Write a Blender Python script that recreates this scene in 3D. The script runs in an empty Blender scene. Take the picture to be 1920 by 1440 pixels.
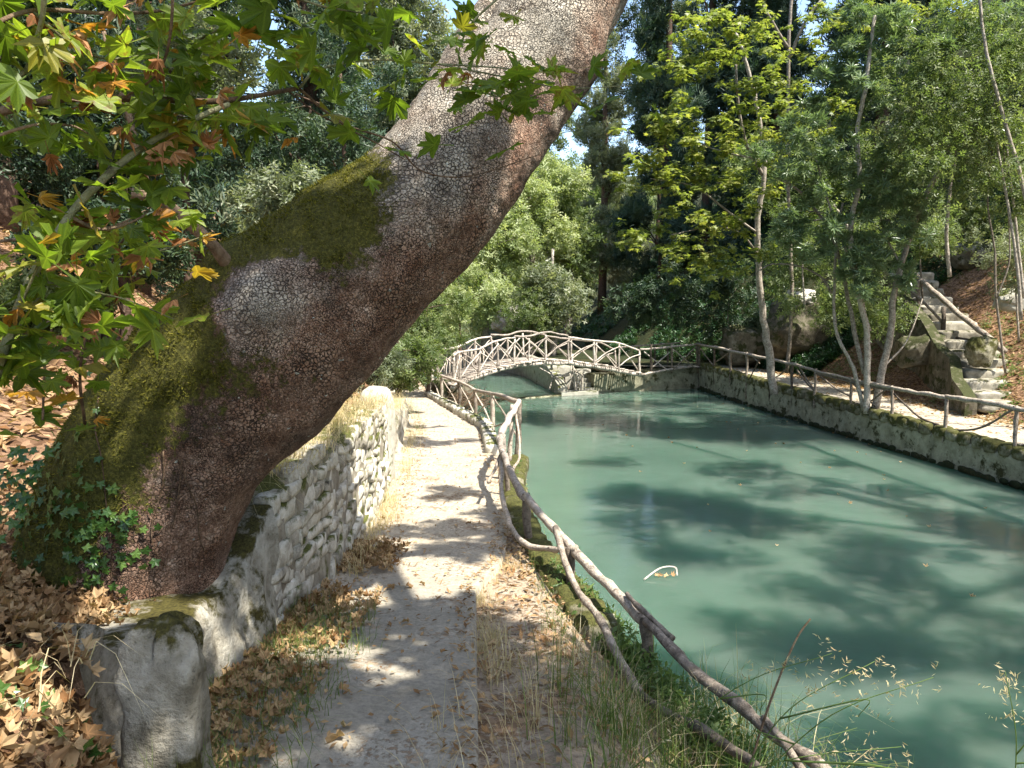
import bpy, math, random
import numpy as np
from mathutils import Vector, Matrix
R = math.radians
random.seed(7)
rng = np.random.default_rng(7)
S = bpy.context.scene
COL = S.collection
# ------------------------------------------------------------------ camera
F, HY = 1450.0, 560.0
EYE = Vector((0, 0, 3.6))
PITCH = math.atan((720 - HY) / F)
cam = bpy.data.cameras.new('camera')
cam.sensor_fit = 'HORIZONTAL'; cam.sensor_width = 36; cam.lens = 36 * F / 1920
cam.clip_start = .05; cam.clip_end = 600
co = bpy.data.objects.new('camera', cam); COL.objects.link(co)
co.location = EYE; co.rotation_euler = (R(90) - PITCH, 0, 0)
S.camera = co
# ------------------------------------------------------------------ light
SUN = Vector((.45, -.35, 1.0)).normalized()
sun = bpy.data.lights.new('sun', 'SUN'); sun.energy = 5.0; sun.angle = R(.55); sun.color = (1, .95, .86)
so = bpy.data.objects.new('sun', sun); COL.objects.link(so)
so.rotation_euler = SUN.to_track_quat('Z', 'Y').to_euler()
W = bpy.data.worlds.new('World'); S.world = W; W.use_nodes = True
wn = W.node_tree
sky = wn.nodes.new('ShaderNodeTexSky'); sky.sky_type = 'NISHITA'; sky.sun_disc = False
sky.sun_elevation = math.asin(SUN.z); sky.sun_rotation = math.atan2(SUN.x, SUN.y)
sky.air_density = 1.0; sky.dust_density = 1.5
bg = wn.nodes['Background']; bg.inputs['Strength'].default_value = .15
wn.links.new(sky.outputs[0], bg.inputs[0])
S.view_settings.view_transform = 'Standard'; S.view_settings.look = 'None'
S.view_settings.exposure = 1.55; S.view_settings.gamma = 1
S.view_settings.use_curve_mapping = False
S.render.engine = 'CYCLES'
S.cycles.use_denoising = True
try: S.cycles.denoiser = 'OPENIMAGEDENOISE'
except Exception: pass
S.cycles.max_bounces = 7; S.cycles.diffuse_bounces = 4; S.cycles.glossy_bounces = 3
S.cycles.transmission_bounces = 5; S.cycles.transparent_max_bounces = 8
S.cycles.sample_clamp_indirect = 6
S.cycles.caustics_reflective = False; S.cycles.caustics_refractive = False

_fw = Vector((0, math.cos(PITCH), -math.sin(PITCH))); _up = Vector((0, math.sin(PITCH), math.cos(PITCH)))
def ray(px, py):
    return Vector((1, 0, 0)) * ((px - 960) / F) + _up * (-(py - 720) / F) + _fw
def P(px, py, D):
    d = ray(px, py); return EYE + d * (D / d.y)
def lerpt(tab):
    xs = [a for a, b in tab]; ys = [b for a, b in tab]
    return lambda v: np.interp(v, xs, ys)
# ------------------------------------------------------------------ noise
def vnoise(p, seed=0):
    p = np.asarray(p, float); i = np.floor(p).astype(np.int64); f = p - i; f = f * f * (3 - 2 * f)
    def h(a, b, c):
        n = (a * 374761393 + b * 668265263 + c * 2147483647 + seed * 144269504) & 0xffffffff
        n = ((n ^ (n >> 13)) * 1274126177) & 0xffffffff
        n = ((n ^ (n >> 16)) * 2246822519) & 0xffffffff
        return ((n ^ (n >> 15)) & 0xffffff) / float(0xffffff)
    x, y, z = i[..., 0], i[..., 1], i[..., 2]
    fx, fy, fz = f[..., 0], f[..., 1], f[..., 2]
    r = 0
    for a in (0, 1):
        for b in (0, 1):
            for c in (0, 1):
                w = (fx if a else 1 - fx) * (fy if b else 1 - fy) * (fz if c else 1 - fz)
                r = r + w * h(x + a, y + b, z + c)
    return r * 2 - 1
def fbm(p, o=4, seed=0):
    p = np.asarray(p, float); r = 0; a = 1; t = 0
    for k in range(o):
        r = r + a * vnoise(p * 2 ** k + 17.3 * k, seed + k); t += a; a *= .5
    return r / t
# ------------------------------------------------------------------ mesh helpers
def tag(o, label=None, cat=None, group=None, kind=None):
    if label: o['label'] = label
    if cat: o['category'] = cat
    if group: o['group'] = group
    if kind: o['kind'] = kind
    return o
def link(name, me, parent=None):
    o = bpy.data.objects.new(name, me); COL.objects.link(o)
    if parent is not None: o.parent = parent; o.matrix_parent_inverse = Matrix.Identity(4)
    return o
def make_mesh(name, V, Fs, mat=None, smooth=True, attrs=None):
    V = np.asarray(V, np.float32); me = bpy.data.meshes.new(name)
    if isinstance(Fs, np.ndarray): Fs = [Fs]
    me.vertices.add(len(V)); me.vertices.foreach_set('co', V.ravel())
    tot = []; idx = []
    for A in Fs:
        A = np.asarray(A, np.int32)
        if A.size == 0: continue
        tot.append(np.full(len(A), A.shape[1], np.int32)); idx.append(A.ravel())
    tot = np.concatenate(tot); idx = np.concatenate(idx)
    me.loops.add(len(idx)); me.loops.foreach_set('vertex_index', idx)
    me.polygons.add(len(tot))
    st = np.concatenate([[0], np.cumsum(tot)[:-1]]).astype(np.int32)
    me.polygons.foreach_set('loop_start', st)
    me.polygons.foreach_set('loop_total', tot)
    me.polygons.foreach_set('use_smooth', np.full(len(tot), bool(smooth)))
    me.update(calc_edges=True)
    for k, v in (attrs or {}).items():
        a = me.attributes.new(k, 'FLOAT', 'POINT'); a.data.foreach_set('value', np.asarray(v, np.float32))
    if mat: me.materials.append(mat)
    return me
def empty(name, loc=(0, 0, 0)):
    o = bpy.data.objects.new(name, None); COL.objects.link(o); o.location = loc; o.empty_display_size = .2
    return o
class MB:
    def __init__(s): s.V = []; s.Q = []; s.T = []; s.n = 0; s.A = []
    def add(s, V, Q=None, T=None, tint=0.5):
        V = np.asarray(V, float)
        if Q is not None and len(Q): s.Q.append(np.asarray(Q, np.int64) + s.n)
        if T is not None and len(T): s.T.append(np.asarray(T, np.int64) + s.n)
        s.V.append(V); s.A.append(np.full(len(V), tint) if np.isscalar(tint) else tint); s.n += len(V)
        return s
    def mesh(s, name, mat, smooth=True, off=None):
        V = np.concatenate(s.V)
        if off is not None: V = V - np.array(off)
        Fs = []
        if s.Q: Fs.append(np.concatenate(s.Q))
        if s.T: Fs.append(np.concatenate(s.T))
        return make_mesh(name, V, Fs, mat, smooth, {'tint': np.concatenate(s.A)})
    def obj(s, name, mat, parent=None, smooth=True):
        off = None
        if parent is not None: off = world_loc(parent)
        return link(name, s.mesh(name, mat, smooth, off), parent)
def world_loc(o):
    v = Vector((0, 0, 0))
    while o is not None: v = v + o.location; o = o.parent
    return tuple(v)
def smooth_path(pts, n=6):
    p = [np.array(q, float) for q in pts]
    if len(p) < 3:
        return np.array([p[0] + (p[-1] - p[0]) * t for t in np.linspace(0, 1, n + 1)])
    q = [2 * p[0] - p[1]] + p + [2 * p[-1] - p[-2]]; out = []
    for i in range(1, len(q) - 2):
        for k in range(n):
            t = k / n; a, b, c, d = q[i - 1], q[i], q[i + 1], q[i + 2]
            out.append(.5 * (2 * b + (c - a) * t + (2 * a - 5 * b + 4 * c - d) * t * t + (3 * b - a - 3 * c + d) * t ** 3))
    out.append(p[-1]); return np.array(out)
def tube(pts, rad, sides=7, wob=0.0, seed=0, cap=True):
    pts = np.asarray(pts, float); n = len(pts)
    rad = np.interp(np.linspace(0, 1, n), np.linspace(0, 1, len(rad)), rad) if not np.isscalar(rad) else np.full(n, rad)
    T = np.gradient(pts, axis=0); T /= np.linalg.norm(T, axis=1)[:, None] + 1e-9
    u = np.cross(T[0], [0.31, .2, .93]); u /= np.linalg.norm(u) + 1e-9
    V = np.zeros((n, sides, 3)); an = np.linspace(0, 2 * np.pi, sides, endpoint=False)
    for i in range(n):
        u = u - T[i] * np.dot(u, T[i]); u /= np.linalg.norm(u) + 1e-9; v = np.cross(T[i], u)
        V[i] = pts[i] + rad[i] * (np.cos(an)[:, None] * u + np.sin(an)[:, None] * v)
    if wob:
        c = np.repeat(pts[:, None, :], sides, 1)
        nz = fbm((V * 9 + seed * 3.1).reshape(-1, 3), 2, seed).reshape(n, sides, 1)
        V = c + (V - c) * (1 + wob * nz)
    i, j = np.meshgrid(np.arange(n - 1), np.arange(sides), indexing='ij'); j2 = (j + 1) % sides
    Q = np.stack([i * sides + j, i * sides + j2, (i + 1) * sides + j2, (i + 1) * sides + j], -1).reshape(-1, 4)
    V = V.reshape(-1, 3); T3 = []
    if cap:
        a = len(V); V = np.vstack([V, pts[0], pts[-1]])
        for k in range(sides):
            T3.append((a, (k + 1) % sides, k)); b = (n - 1) * sides; T3.append((a + 1, b + k, b + (k + 1) % sides))
    return V, Q, np.array(T3)
def add_tube(mb, pts, rad, sides=7, wob=0.0, seed=0, tint=.5):
    V, Q, T = tube(pts, rad, sides, wob, seed); mb.add(V, Q, T, tint)
def box_verts(c, s, rz=0):
    V = np.array([[x, y, z] for x in (-.5, .5) for y in (-.5, .5) for z in (-.5, .5)]) * np.array(s)
    ca, sa = math.cos(rz), math.sin(rz)
    V = V @ np.array([[ca, sa, 0], [-sa, ca, 0], [0, 0, 1]]) + np.array(c)
    Q = np.array([(0, 1, 3, 2), (4, 6, 7, 5), (0, 4, 5, 1), (2, 3, 7, 6), (0, 2, 6, 4), (1, 5, 7, 3)])
    return V, Q
def rough_block(seed, n=3, rough=.12, power=4.0):
    """unit superellipsoid block with chipped surface (n*n*6 quads)"""
    t = np.linspace(-1, 1, n + 1); V = []; Q = []
    for ax in range(3):
        for sg in (-1, 1):
            b = len(V)
            for a in t:
                for c in t:
                    v = [0, 0, 0]; v[ax] = sg; v[(ax + 1) % 3] = a; v[(ax + 2) % 3] = c; V.append(v)
            for i in range(n):
                for j in range(n):
                    q = [b + i * (n + 1) + j, b + (i + 1) * (n + 1) + j, b + (i + 1) * (n + 1) + j + 1, b + i * (n + 1) + j + 1]
                    Q.append(q if sg > 0 else q[::-1])
    V = np.array(V, float)
    l = (np.abs(V) ** power).sum(1) ** (1 / power); V = V / l[:, None]
    V *= (1 + rough * fbm(V * 1.3 + seed * 7.7, 3, seed))[:, None]
    # weld
    key = np.round(V, 4); u, inv = np.unique(key, axis=0, return_inverse=True); inv = inv.ravel()
    return u * .5, inv[np.array(Q)]
def chisel(V, Q, seed, planes=14, lo=.30, hi=.47, k=.92):
    rg = np.random.default_rng(seed); V = V.copy()
    for _ in range(planes):
        n = rg.normal(size=3); n /= np.linalg.norm(n); d = rg.uniform(lo, hi) * (np.abs(n) ** .5).sum() * .8
        ov = np.maximum(V @ n - d, 0); V -= (ov * k)[:, None] * n
    return V, Q
def rots(N, spin):
    """rotation matrices taking z to N (n,3) with spin about it"""
    N = N / (np.linalg.norm(N, axis=1)[:, None] + 1e-9)
    a = np.where(np.abs(N[:, 2:3]) < .95, np.array([[0, 0, 1.]]), np.array([[1., 0, 0]]))
    U = np.cross(a, N); U /= np.linalg.norm(U, axis=1)[:, None] + 1e-9; W_ = np.cross(N, U)
    c, s = np.cos(spin)[:, None], np.sin(spin)[:, None]
    X = U * c + W_ * s; Y = -U * s + W_ * c
    return np.stack([X, Y, N], 2)   # columns
def scatter(tv, tf, pos, M, sc, tint):
    tv = np.asarray(tv, float); tf = np.asarray(tf); n = len(pos)
    V = np.einsum('nij,kj->nki', M, tv) * np.asarray(sc)[:, None, None] + pos[:, None, :]
    Fc = (tf[None] + (np.arange(n) * len(tv))[:, None, None]).reshape(-1, tf.shape[1])
    return V.reshape(-1, 3), Fc, np.repeat(tint, len(tv))
# ------------------------------------------------------------------ materials
class NT:
    def __init__(s, name, disp=False):
        s.m = bpy.data.materials.new(name); s.m.use_nodes = True; s.t = s.m.node_tree; s.t.nodes.clear()
        s.out = s.t.nodes.new('ShaderNodeOutputMaterial')
    def n(s, typ, ins=None, **kw):
        d = s.t.nodes.new('ShaderNode' + typ)
        for k, v in kw.items(): setattr(d, k, v)
        for k, v in (ins or {}).items():
            i = d.inputs[k]
            if isinstance(v, bpy.types.NodeSocket): s.t.links.new(v, i)
            elif hasattr(v, 'outputs'): s.t.links.new(v.outputs[0], i)
            else:
                if i.type == 'RGBA' and len(v) == 3: v = (*v, 1)
                i.default_value = v
        return d
    def coord(s, which='Object', scale=(1, 1, 1)):
        c = s.n('TexCoord'); return s.n('Mapping', {'Vector': c.outputs[which], 'Scale': scale})
    def noise(s, v, scale, detail=5, rough=.6, dist=0):
        return s.n('TexNoise', {'Vector': v, 'Scale': scale, 'Detail': detail, 'Roughness': rough, 'Distortion': dist})
    def ramp(s, v, stops, inter='LINEAR'):
        r = s.n('ValToRGB', {'Fac': v}); r.color_ramp.interpolation = inter
        e = r.color_ramp.elements
        while len(e) < len(stops): e.new(.5)
        for k, (p, c) in enumerate(stops):
            e[k].position = p; c = (c, c, c) if np.isscalar(c) else c; e[k].color = (*c, 1)
        return r
    def mix(s, f, a, b, mode='MIX'):
        m = s.n('Mix', data_type='RGBA', blend_type=mode)
        for k, v in ((0, f), (6, a), (7, b)):
            i = m.inputs[k]
            if isinstance(v, bpy.types.NodeSocket): s.t.links.new(v, i)
            elif hasattr(v, 'outputs'): s.t.links.new(v.outputs[2 if v.bl_idname == 'ShaderNodeMix' else 0], i)
            else: i.default_value = v if np.isscalar(v) else (*v, 1)
        return m.outputs[2]
    def math(s, op, a, b=0.5, c=0.0, clamp=False):
        d = s.n('Math', operation=op, use_clamp=clamp)
        for k, v in ((0, a), (1, b), (2, c)):
            if isinstance(v, bpy.types.NodeSocket): s.t.links.new(v, d.inputs[k])
            elif hasattr(v, 'outputs'): s.t.links.new(v.outputs[0], d.inputs[k])
            else: d.inputs[k].default_value = v
        return d.outputs[0]
    def attr(s, name): return s.n('Attribute', attribute_name=name).outputs['Fac']
    def bump(s, h, strength=.5, dist=.01, normal=None):
        i = {'Height': h, 'Strength': strength, 'Distance': dist}
        if normal is not None: i['Normal'] = normal
        return s.n('Bump', i).outputs[0]
    def pbr(s, col, rough=.8, normal=None, spec=.3, **kw):
        i = {'Base Color': col, 'Roughness': rough, 'Specular IOR Level': spec}
        if normal is not None: i['Normal'] = normal
        i.update(kw); b = s.n('BsdfPrincipled', i); s.t.links.new(b.outputs[0], s.out.inputs[0]); return b
def mat_leaf(name, stops, trans=.45, rough=.45, attr='tint', tcol=1.25, spec=.35, objrand=False, veins=False):
    t = NT(name)
    f = t.n('ObjectInfo').outputs['Random'] if objrand else t.attr(attr)
    r = t.ramp(f, stops); c = t.coord('Object')
    nz = t.noise(c, 30, 3); k = t.ramp(nz, [(.3, .78), (.7, 1.15)])
    col = t.mix(1.0, r, k, 'MULTIPLY')
    if veins:
        sp = t.n('SeparateXYZ', {0: t.n('TexCoord').outputs['Object']}); mn = None
        for a in (0, 48, -48, 100, -100):
            ca, sa = math.cos(R(a)), math.sin(R(a))
            d = t.math('ABSOLUTE', t.math('SUBTRACT', t.math('MULTIPLY', sp.outputs[0], ca), t.math('MULTIPLY', sp.outputs[1], sa)))
            al = t.math('ADD', t.math('MULTIPLY', sp.outputs[0], sa), t.math('MULTIPLY', sp.outputs[1], ca))
            d = t.math('ADD', d, t.math('MULTIPLY', t.math('LESS_THAN', al, 0), 1.0)); mn = d if mn is None else t.math('MINIMUM', mn, d)
        col = t.mix(t.ramp(mn, [(.008, .5), (.035, 0)]), col, t.mix(1.0, col, (1.9, 1.7, 1.6), 'MULTIPLY'))
        blot = t.noise(t.n('TexCoord').outputs['Object'], 3.5, 5, .7)
        ofs = t.math('MULTIPLY_ADD', t.n('ObjectInfo').outputs['Random'], .30, t.math('MULTIPLY', blot.outputs[0], .75))
        col = t.mix(t.ramp(ofs, [(.66, 0), (.72, .75)]), col, (.16, .085, .03))
    b = t.pbr(col, rough, spec=spec)
    tr = t.n('BsdfTranslucent', {'Color': t.mix(1.0, col, (tcol * 1.05, tcol * 1.1, tcol * .55), 'MULTIPLY')})
    ms = t.n('MixShader', {0: trans, 1: b.outputs[0], 2: tr.outputs[0]})
    t.t.links.new(ms.outputs[0], t.out.inputs[0]); return t.m
def mat_bark():
    t = NT('plane_bark'); c = t.coord('Object')
    w = t.noise(c, 3.0, 4); w2 = t.noise(c, 40, 3); wv = t.mix(.05, t.mix(.012, c, w2.outputs[1]), w.outputs[1])
    v1 = t.n('TexVoronoi', {'Vector': wv, 'Scale': 58.0}, feature='DISTANCE_TO_EDGE')
    v2 = t.n('TexVoronoi', {'Vector': wv, 'Scale': 58.0}, feature='F1')
    v3 = t.n('TexVoronoi', {'Vector': wv, 'Scale': 104.0}, feature='DISTANCE_TO_EDGE'); vsel = t.ramp(t.noise(c, 4.2, 4), [(.42, 0), (.56, 1)])
    vmix = t.math('ADD', t.math('MULTIPLY', v1.outputs[0], t.math('SUBTRACT', 1.0, vsel)), t.math('MULTIPLY', v3.outputs[0], vsel))
    big = t.noise(c, 7, 5, .65); fine = t.noise(c, 90, 5, .7)
    crack = t.ramp(t.math('ADD', vmix, t.math('MULTIPLY', t.math('SUBTRACT', fine.outputs[0], .5), .12)), [(.0, 0), (.07, .45), (.15, 1)])
    pale = t.attr('pale'); moss = t.attr('moss')
    brown = t.ramp(t.math('MULTIPLY_ADD', v2.outputs[1], .16, t.math('MULTIPLY_ADD', fine.outputs[0], .25, t.math('MULTIPLY', big.outputs[0], .6))),
                   [(.25, (.10, .052, .030)), (.42, (.215, .118, .074)), (.58, (.36, .235, .165)), (.78, (.56, .45, .36))])
    grey = t.ramp(t.math('MULTIPLY_ADD', v2.outputs[1], .10, t.math('MULTIPLY_ADD', fine.outputs[0], .3, t.math('MULTIPLY', big.outputs[0], .6))),
                  [(.2, (.16, .13, .10)), (.45, (.34, .30, .235)), (.7, (.50, .455, .38)), (.9, (.60, .56, .49))])
    pm = t.ramp(t.math('ADD', pale, t.math('MULTIPLY', t.math('SUBTRACT', big.outputs[0], .5), .9)), [(.25, 0), (.85, 1)])
    col = t.mix(pm, brown, grey)
    col = t.mix(1.0, col, t.ramp(t.noise(c, 3.4, 6, .7), [(.34, .42), (.5, .95), (.66, 1.25)]), 'MULTIPLY')
    rust = t.noise(c, 2.3, 4)
    col = t.mix(t.ramp(rust, [(.55, 0), (.75, .45)]), col, (.17, .07, .03))
    ck = t.math('ADD', crack, t.ramp(t.noise(c, 5, 4), [(.42, 0), (.72, .7)]), clamp=True); col = t.mix(ck, (.028, .018, .012), col)
    lich = t.ramp(t.noise(c, 24, 2), [(.70, 0), (.73, .8)])
    col = t.mix(lich, col, (.5, .52, .45))
    mn = t.noise(c, 60, 4, .8); mcol = t.ramp(mn, [(.3, (.026, .028, .005)), (.5, (.080, .078, .012)), (.7, (.18, .165, .03))])
    mm = t.ramp(t.math('ADD', moss, t.math('MULTIPLY', t.math('SUBTRACT', t.noise(c, 16, 6, .75).outputs[0], .5), 1.5)), [(.42, 0), (.56, 1)])
    col = t.mix(mm, col, mcol)
    h = t.math('ADD', t.math('MULTIPLY', crack, 1.0), t.math('MULTIPLY', fine.outputs[0], .35))
    h = t.math('ADD', h, t.math('MULTIPLY', v2.outputs[1], .12)); h = t.math('ADD', h, t.math('MULTIPLY', t.noise(c, 26, 5, .7).outputs[0], 1.1))
    h2 = t.mix(mm, h, t.math('MULTIPLY', mn.outputs[0], 1.8))
    nb = t.bump(h2, 1.0, .018); nb = t.bump(big.outputs[0], .5, .03, nb)
    t.pbr(col, .85, nb, .25); return t.m
def mat_wood(name, a=(.20, .16, .12), b=(.45, .38, .31)):
    t = NT(name); c = t.coord('Object'); oi = t.n('ObjectInfo').outputs['Random']
    n1 = t.noise(c, 14, 6, .7, .8); n2 = t.noise(c, 90, 4)
    f = t.math('ADD', n1.outputs[0], t.math('MULTIPLY', t.math('SUBTRACT', oi, .5), .25))
    col = t.ramp(f, [(.25, tuple(x * .35 for x in a)), (.45, a), (.7, b)])
    kn = t.ramp(t.noise(c, 22, 5, .75), [(.56, 0), (.64, .75)]); col = t.mix(kn, col, (.05, .035, .025))
    t.pbr(col, .8, t.bump(t.math('ADD', n1.outputs[0], t.math('MULTIPLY', n2.outputs[0], .6)), 1.0, .014), .2); return t.m
def mat_stone(name, stops, moss=0.0, mosscol=(.075, .08, .018), sc=9, bd=.02):
    t = NT(name); c = t.coord('Object'); g = t.n('NewGeometry'); oi = t.n('ObjectInfo').outputs['Random']
    tc = t.n('VectorMath', {0: g.outputs['Position'], 1: (0, 0, 0)}, operation='ADD').outputs[0]
    n1 = t.noise(tc, sc, 7, .65); n2 = t.noise(tc, sc * 7, 4, .7)
    f = t.math('ADD', n1.outputs[0], t.math('MULTIPLY', t.math('SUBTRACT', oi, .5), .22))
    col = t.ramp(f, stops)
    pit = t.ramp(n2, [(.28, .45), (.42, 1)]); col = t.mix(1.0, col, pit, 'MULTIPLY')
    if moss > 0:
        m = t.noise(tc, 3.1, 6, .7); up = t.n('SeparateXYZ', {0: g.outputs['Normal']}).outputs[2]
        mf = t.ramp(t.math('ADD', m.outputs[0], t.math('MULTIPLY', up, .12)), [(.68 - moss * .36, 0), (.76 - moss * .36, 1)])
        mc = t.ramp(t.noise(tc, 55, 3), [(.3, tuple(x * .4 for x in mosscol)), (.7, tuple(x * 1.5 for x in mosscol))])
        col = t.mix(mf, col, mc)
    t.pbr(col, .9, t.bump(t.math('ADD', n1.outputs[0], t.math('MULTIPLY', n2.outputs[0], .35)), .9, bd), .2); return t.m
def mat_ground(name, base, patches, litter=0.5, litcol=((.10, .05, .025), (.30, .17, .09)), sc=2.5, bd=.02):
    t = NT(name); tc = t.n('NewGeometry').outputs['Position']
    n1 = t.noise(tc, sc, 7, .65); n2 = t.noise(tc, 38, 5, .75); n3 = t.noise(tc, 160, 3)
    col = t.ramp(n1, base); col = t.mix(1.0, col, t.ramp(n2, [(.25, .6), (.7, 1.15)]), 'MULTIPLY')
    lf = t.ramp(t.math('ADD', t.math('MULTIPLY', n1.outputs[0], .5), t.math('MULTIPLY', t.noise(tc, 26, 6, .8).outputs[0], .6)), [(.66 - litter * .3, 0), (.70 - litter * .3, 1)])
    v = t.n('TexVoronoi', {'Vector': tc, 'Scale': 22.0}, feature='F1')
    lc = t.ramp(t.n('SeparateColor', {0: v.outputs[1]}).outputs[0], [(0, litcol[0]), (1, litcol[1])])
    col = t.mix(lf, col, lc)
    h = t.math('ADD', n2.outputs[0], t.math('MULTIPLY', n3.outputs[0], .4)); h = t.math('ADD', h, t.math('MULTIPLY', lf, .4))
    t.pbr(col, .95, t.bump(h, .8, bd), .15); return t.m
M = {}
M['bark'] = mat_bark()
M['wood'] = mat_wood('weathered_wood', (.22, .18, .14), (.48, .41, .33))
M['wood_dark'] = mat_wood('dark_weathered_wood', (.10, .08, .06), (.26, .21, .16))
M['wood_pale'] = mat_wood('pale_weathered_wood', (.34, .29, .24), (.62, .56, .48))
M['trunk_grey'] = mat_wood('grey_trunk_bark', (.22, .185, .145), (.48, .43, .36))
M['trunk_brown'] = mat_wood('brown_trunk_bark', (.075, .048, .033), (.17, .11, .075))
M['trunk_dark'] = mat_wood('dark_trunk_bark', (.04, .03, .022), (.10, .075, .055))
M['branch_green'] = mat_wood('green_young_bark', (.13, .13, .06), (.26, .25, .14))
M['branch_brown'] = mat_wood('brown_branch_bark', (.11, .07, .04), (.24, .17, .11))
LS = [(.25, (.13, .115, .085)), (.42, (.32, .29, .23)), (.55, (.48, .45, .37)), (.75, (.62, .59, .51))]
M['limestone'] = mat_stone('limestone_rubble', LS, .28)
M['mortar'] = mat_stone('old_mortar', [(.25, (.08, .065, .045)), (.5, (.18, .155, .115)), (.75, (.32, .29, .23))], .4, sc=6)
M['mossy_stone'] = mat_stone('mossy_stone', [(.25, (.08, .07, .045)), (.5, (.18, .165, .11)), (.75, (.34, .32, .23))], .62, (.062, .062, .017))
M['pool_wall'] = mat_stone('stained_pool_wall', [(.25, (.12, .115, .075)), (.5, (.25, .24, .165)), (.75, (.38, .37, .27))], .40, (.045, .045, .018), sc=4)
M['concrete'] = mat_stone('pale_concrete', [(.25, (.22, .21, .17)), (.5, (.36, .34, .28)), (.75, (.48, .46, .39))], .2, sc=4)
M['stair'] = mat_stone('worn_stair_stone', [(.25, (.12, .105, .075)), (.5, (.27, .245, .19)), (.75, (.42, .39, .32))], .22, (.05, .05, .018), sc=5)
M['rock'] = mat_stone('grey_rock', [(.25, (.05, .042, .03)), (.5, (.13, .115, .08)), (.75, (.28, .26, .20))], .5, (.04, .045, .015), sc=3.2, bd=.06)
M['pier'] = mat_stone('lichened_pier_stone', [(.25, (.05, .042, .03)), (.42, (.13, .115, .085)), (.55, (.22, .20, .155)), (.75, (.38, .36, .30))], .36, (.052, .045, .011), sc=7, bd=.035)
M['path'] = mat_ground('sandy_path', [(.3, (.31, .265, .20)), (.5, (.42, .365, .28)), (.7, (.52, .46, .36))], None, .22, ((.18, .13, .08), (.42, .31, .21)))
M['slab'] = mat_ground('rough_concrete_path', [(.3, (.24, .215, .165)), (.5, (.31, .28, .222)), (.7, (.38, .35, .285))], None, .2, ((.20, .14, .09), (.36, .28, .19)), sc=2.2, bd=.008)
M['dirt'] = mat_ground('bare_dirt', [(.3, (.30, .23, .16)), (.5, (.42, .34, .25)), (.7, (.52, .44, .33))], None, .36, ((.15, .09, .05), (.38, .26, .16)))
M['litter_ground'] = mat_ground('leaf_covered_soil', [(.3, (.13, .09, .055)), (.5, (.24, .17, .11)), (.7, (.36, .27, .18))], None, .8, ((.09, .045, .022), (.36, .22, .13)), sc=1.2, bd=.05)
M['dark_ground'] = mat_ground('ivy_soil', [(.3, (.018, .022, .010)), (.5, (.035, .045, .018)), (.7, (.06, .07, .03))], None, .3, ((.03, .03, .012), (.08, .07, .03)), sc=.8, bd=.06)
G = lambda *a: [(i / (len(a) - 1), c) for i, c in enumerate(a)]
M['lf_plane'] = mat_leaf('plane_leaf_green', G((.075, .125, .014), (.14, .21, .022), (.23, .29, .035)), .6, objrand=True, veins=True)
M['lf_yellow'] = mat_leaf('plane_leaf_yellowing', G((.16, .17, .02), (.34, .22, .03), (.42, .20, .03)), .45, objrand=True, veins=True)
M['lf_brown'] = mat_leaf('withered_leaf', G((.17, .07, .025), (.30, .145, .06), (.42, .24, .12)), .25, .6, objrand=True, spec=.2, veins=True)
M['lf_dry'] = mat_leaf('dry_fallen_leaf', G((.16, .085, .035), (.31, .19, .09), (.46, .33, .18), (.23, .115, .045)), .25, .7, objrand=True, spec=.2, veins=True)
M['lf_dry_t'] = mat_leaf('dry_leaf_litter', G((.13, .07, .03), (.27, .165, .08), (.42, .30, .165), (.20, .10, .04)), .2, .75, spec=.15)
M['lf_ivy'] = mat_leaf('ivy_leaf', G((.022, .06, .012), (.05, .11, .018), (.10, .17, .035)), .2, .35, objrand=True, spec=.5)
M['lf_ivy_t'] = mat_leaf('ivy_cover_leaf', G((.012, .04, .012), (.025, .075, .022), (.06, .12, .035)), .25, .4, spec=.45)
M['lf_dark'] = mat_leaf('dark_evergreen_leaf', G((.014, .032, .015), (.032, .06, .026), (.075, .105, .042)), .25, .5)
M['lf_cyp'] = mat_leaf('cypress_foliage', G((.02, .045, .03), (.045, .085, .05), (.13, .16, .09)), .3, .6)
M['lf_pale'] = mat_leaf('pale_sunny_leaf', G((.22, .28, .12), (.34, .39, .19), (.48, .50, .30)), .45, .5)
M['lf_mid'] = mat_leaf('mid_green_leaf', G((.065, .10, .034), (.13, .178, .062), (.24, .27, .125)), .5, .45)
M['lf_lime'] = mat_leaf('yellow_green_leaf', G((.10, .14, .03), (.19, .23, .05), (.32, .32, .08)), .5, .45)
M['lf_ole'] = mat_leaf('oleander_leaf', G((.08, .13, .06), (.145, .21, .10), (.25, .31, .17)), .35, .35, spec=.5)
M['lf_olive'] = mat_leaf('grey_green_leaf', G((.11, .14, .08), (.19, .22, .13), (.31, .32, .22)), .4, .4)
M['grass_dry'] = mat_leaf('dry_grass', G((.38, .29, .15), (.54, .44, .26), (.64, .56, .36)), .35, .6)
M['grass_green'] = mat_leaf('green_grass', G((.06, .11, .02), (.11, .17, .035), (.20, .22, .07)), .4, .5)
M['weed'] = mat_leaf('weed_leaf', G((.06, .12, .03), (.12, .19, .055), (.22, .28, .11)), .45, .45)
M['moss'] = mat_leaf('moss_fuzz', G((.045, .05, .008), (.10, .10, .016), (.22, .20, .035)), .35, .8, spec=.1)
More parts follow.
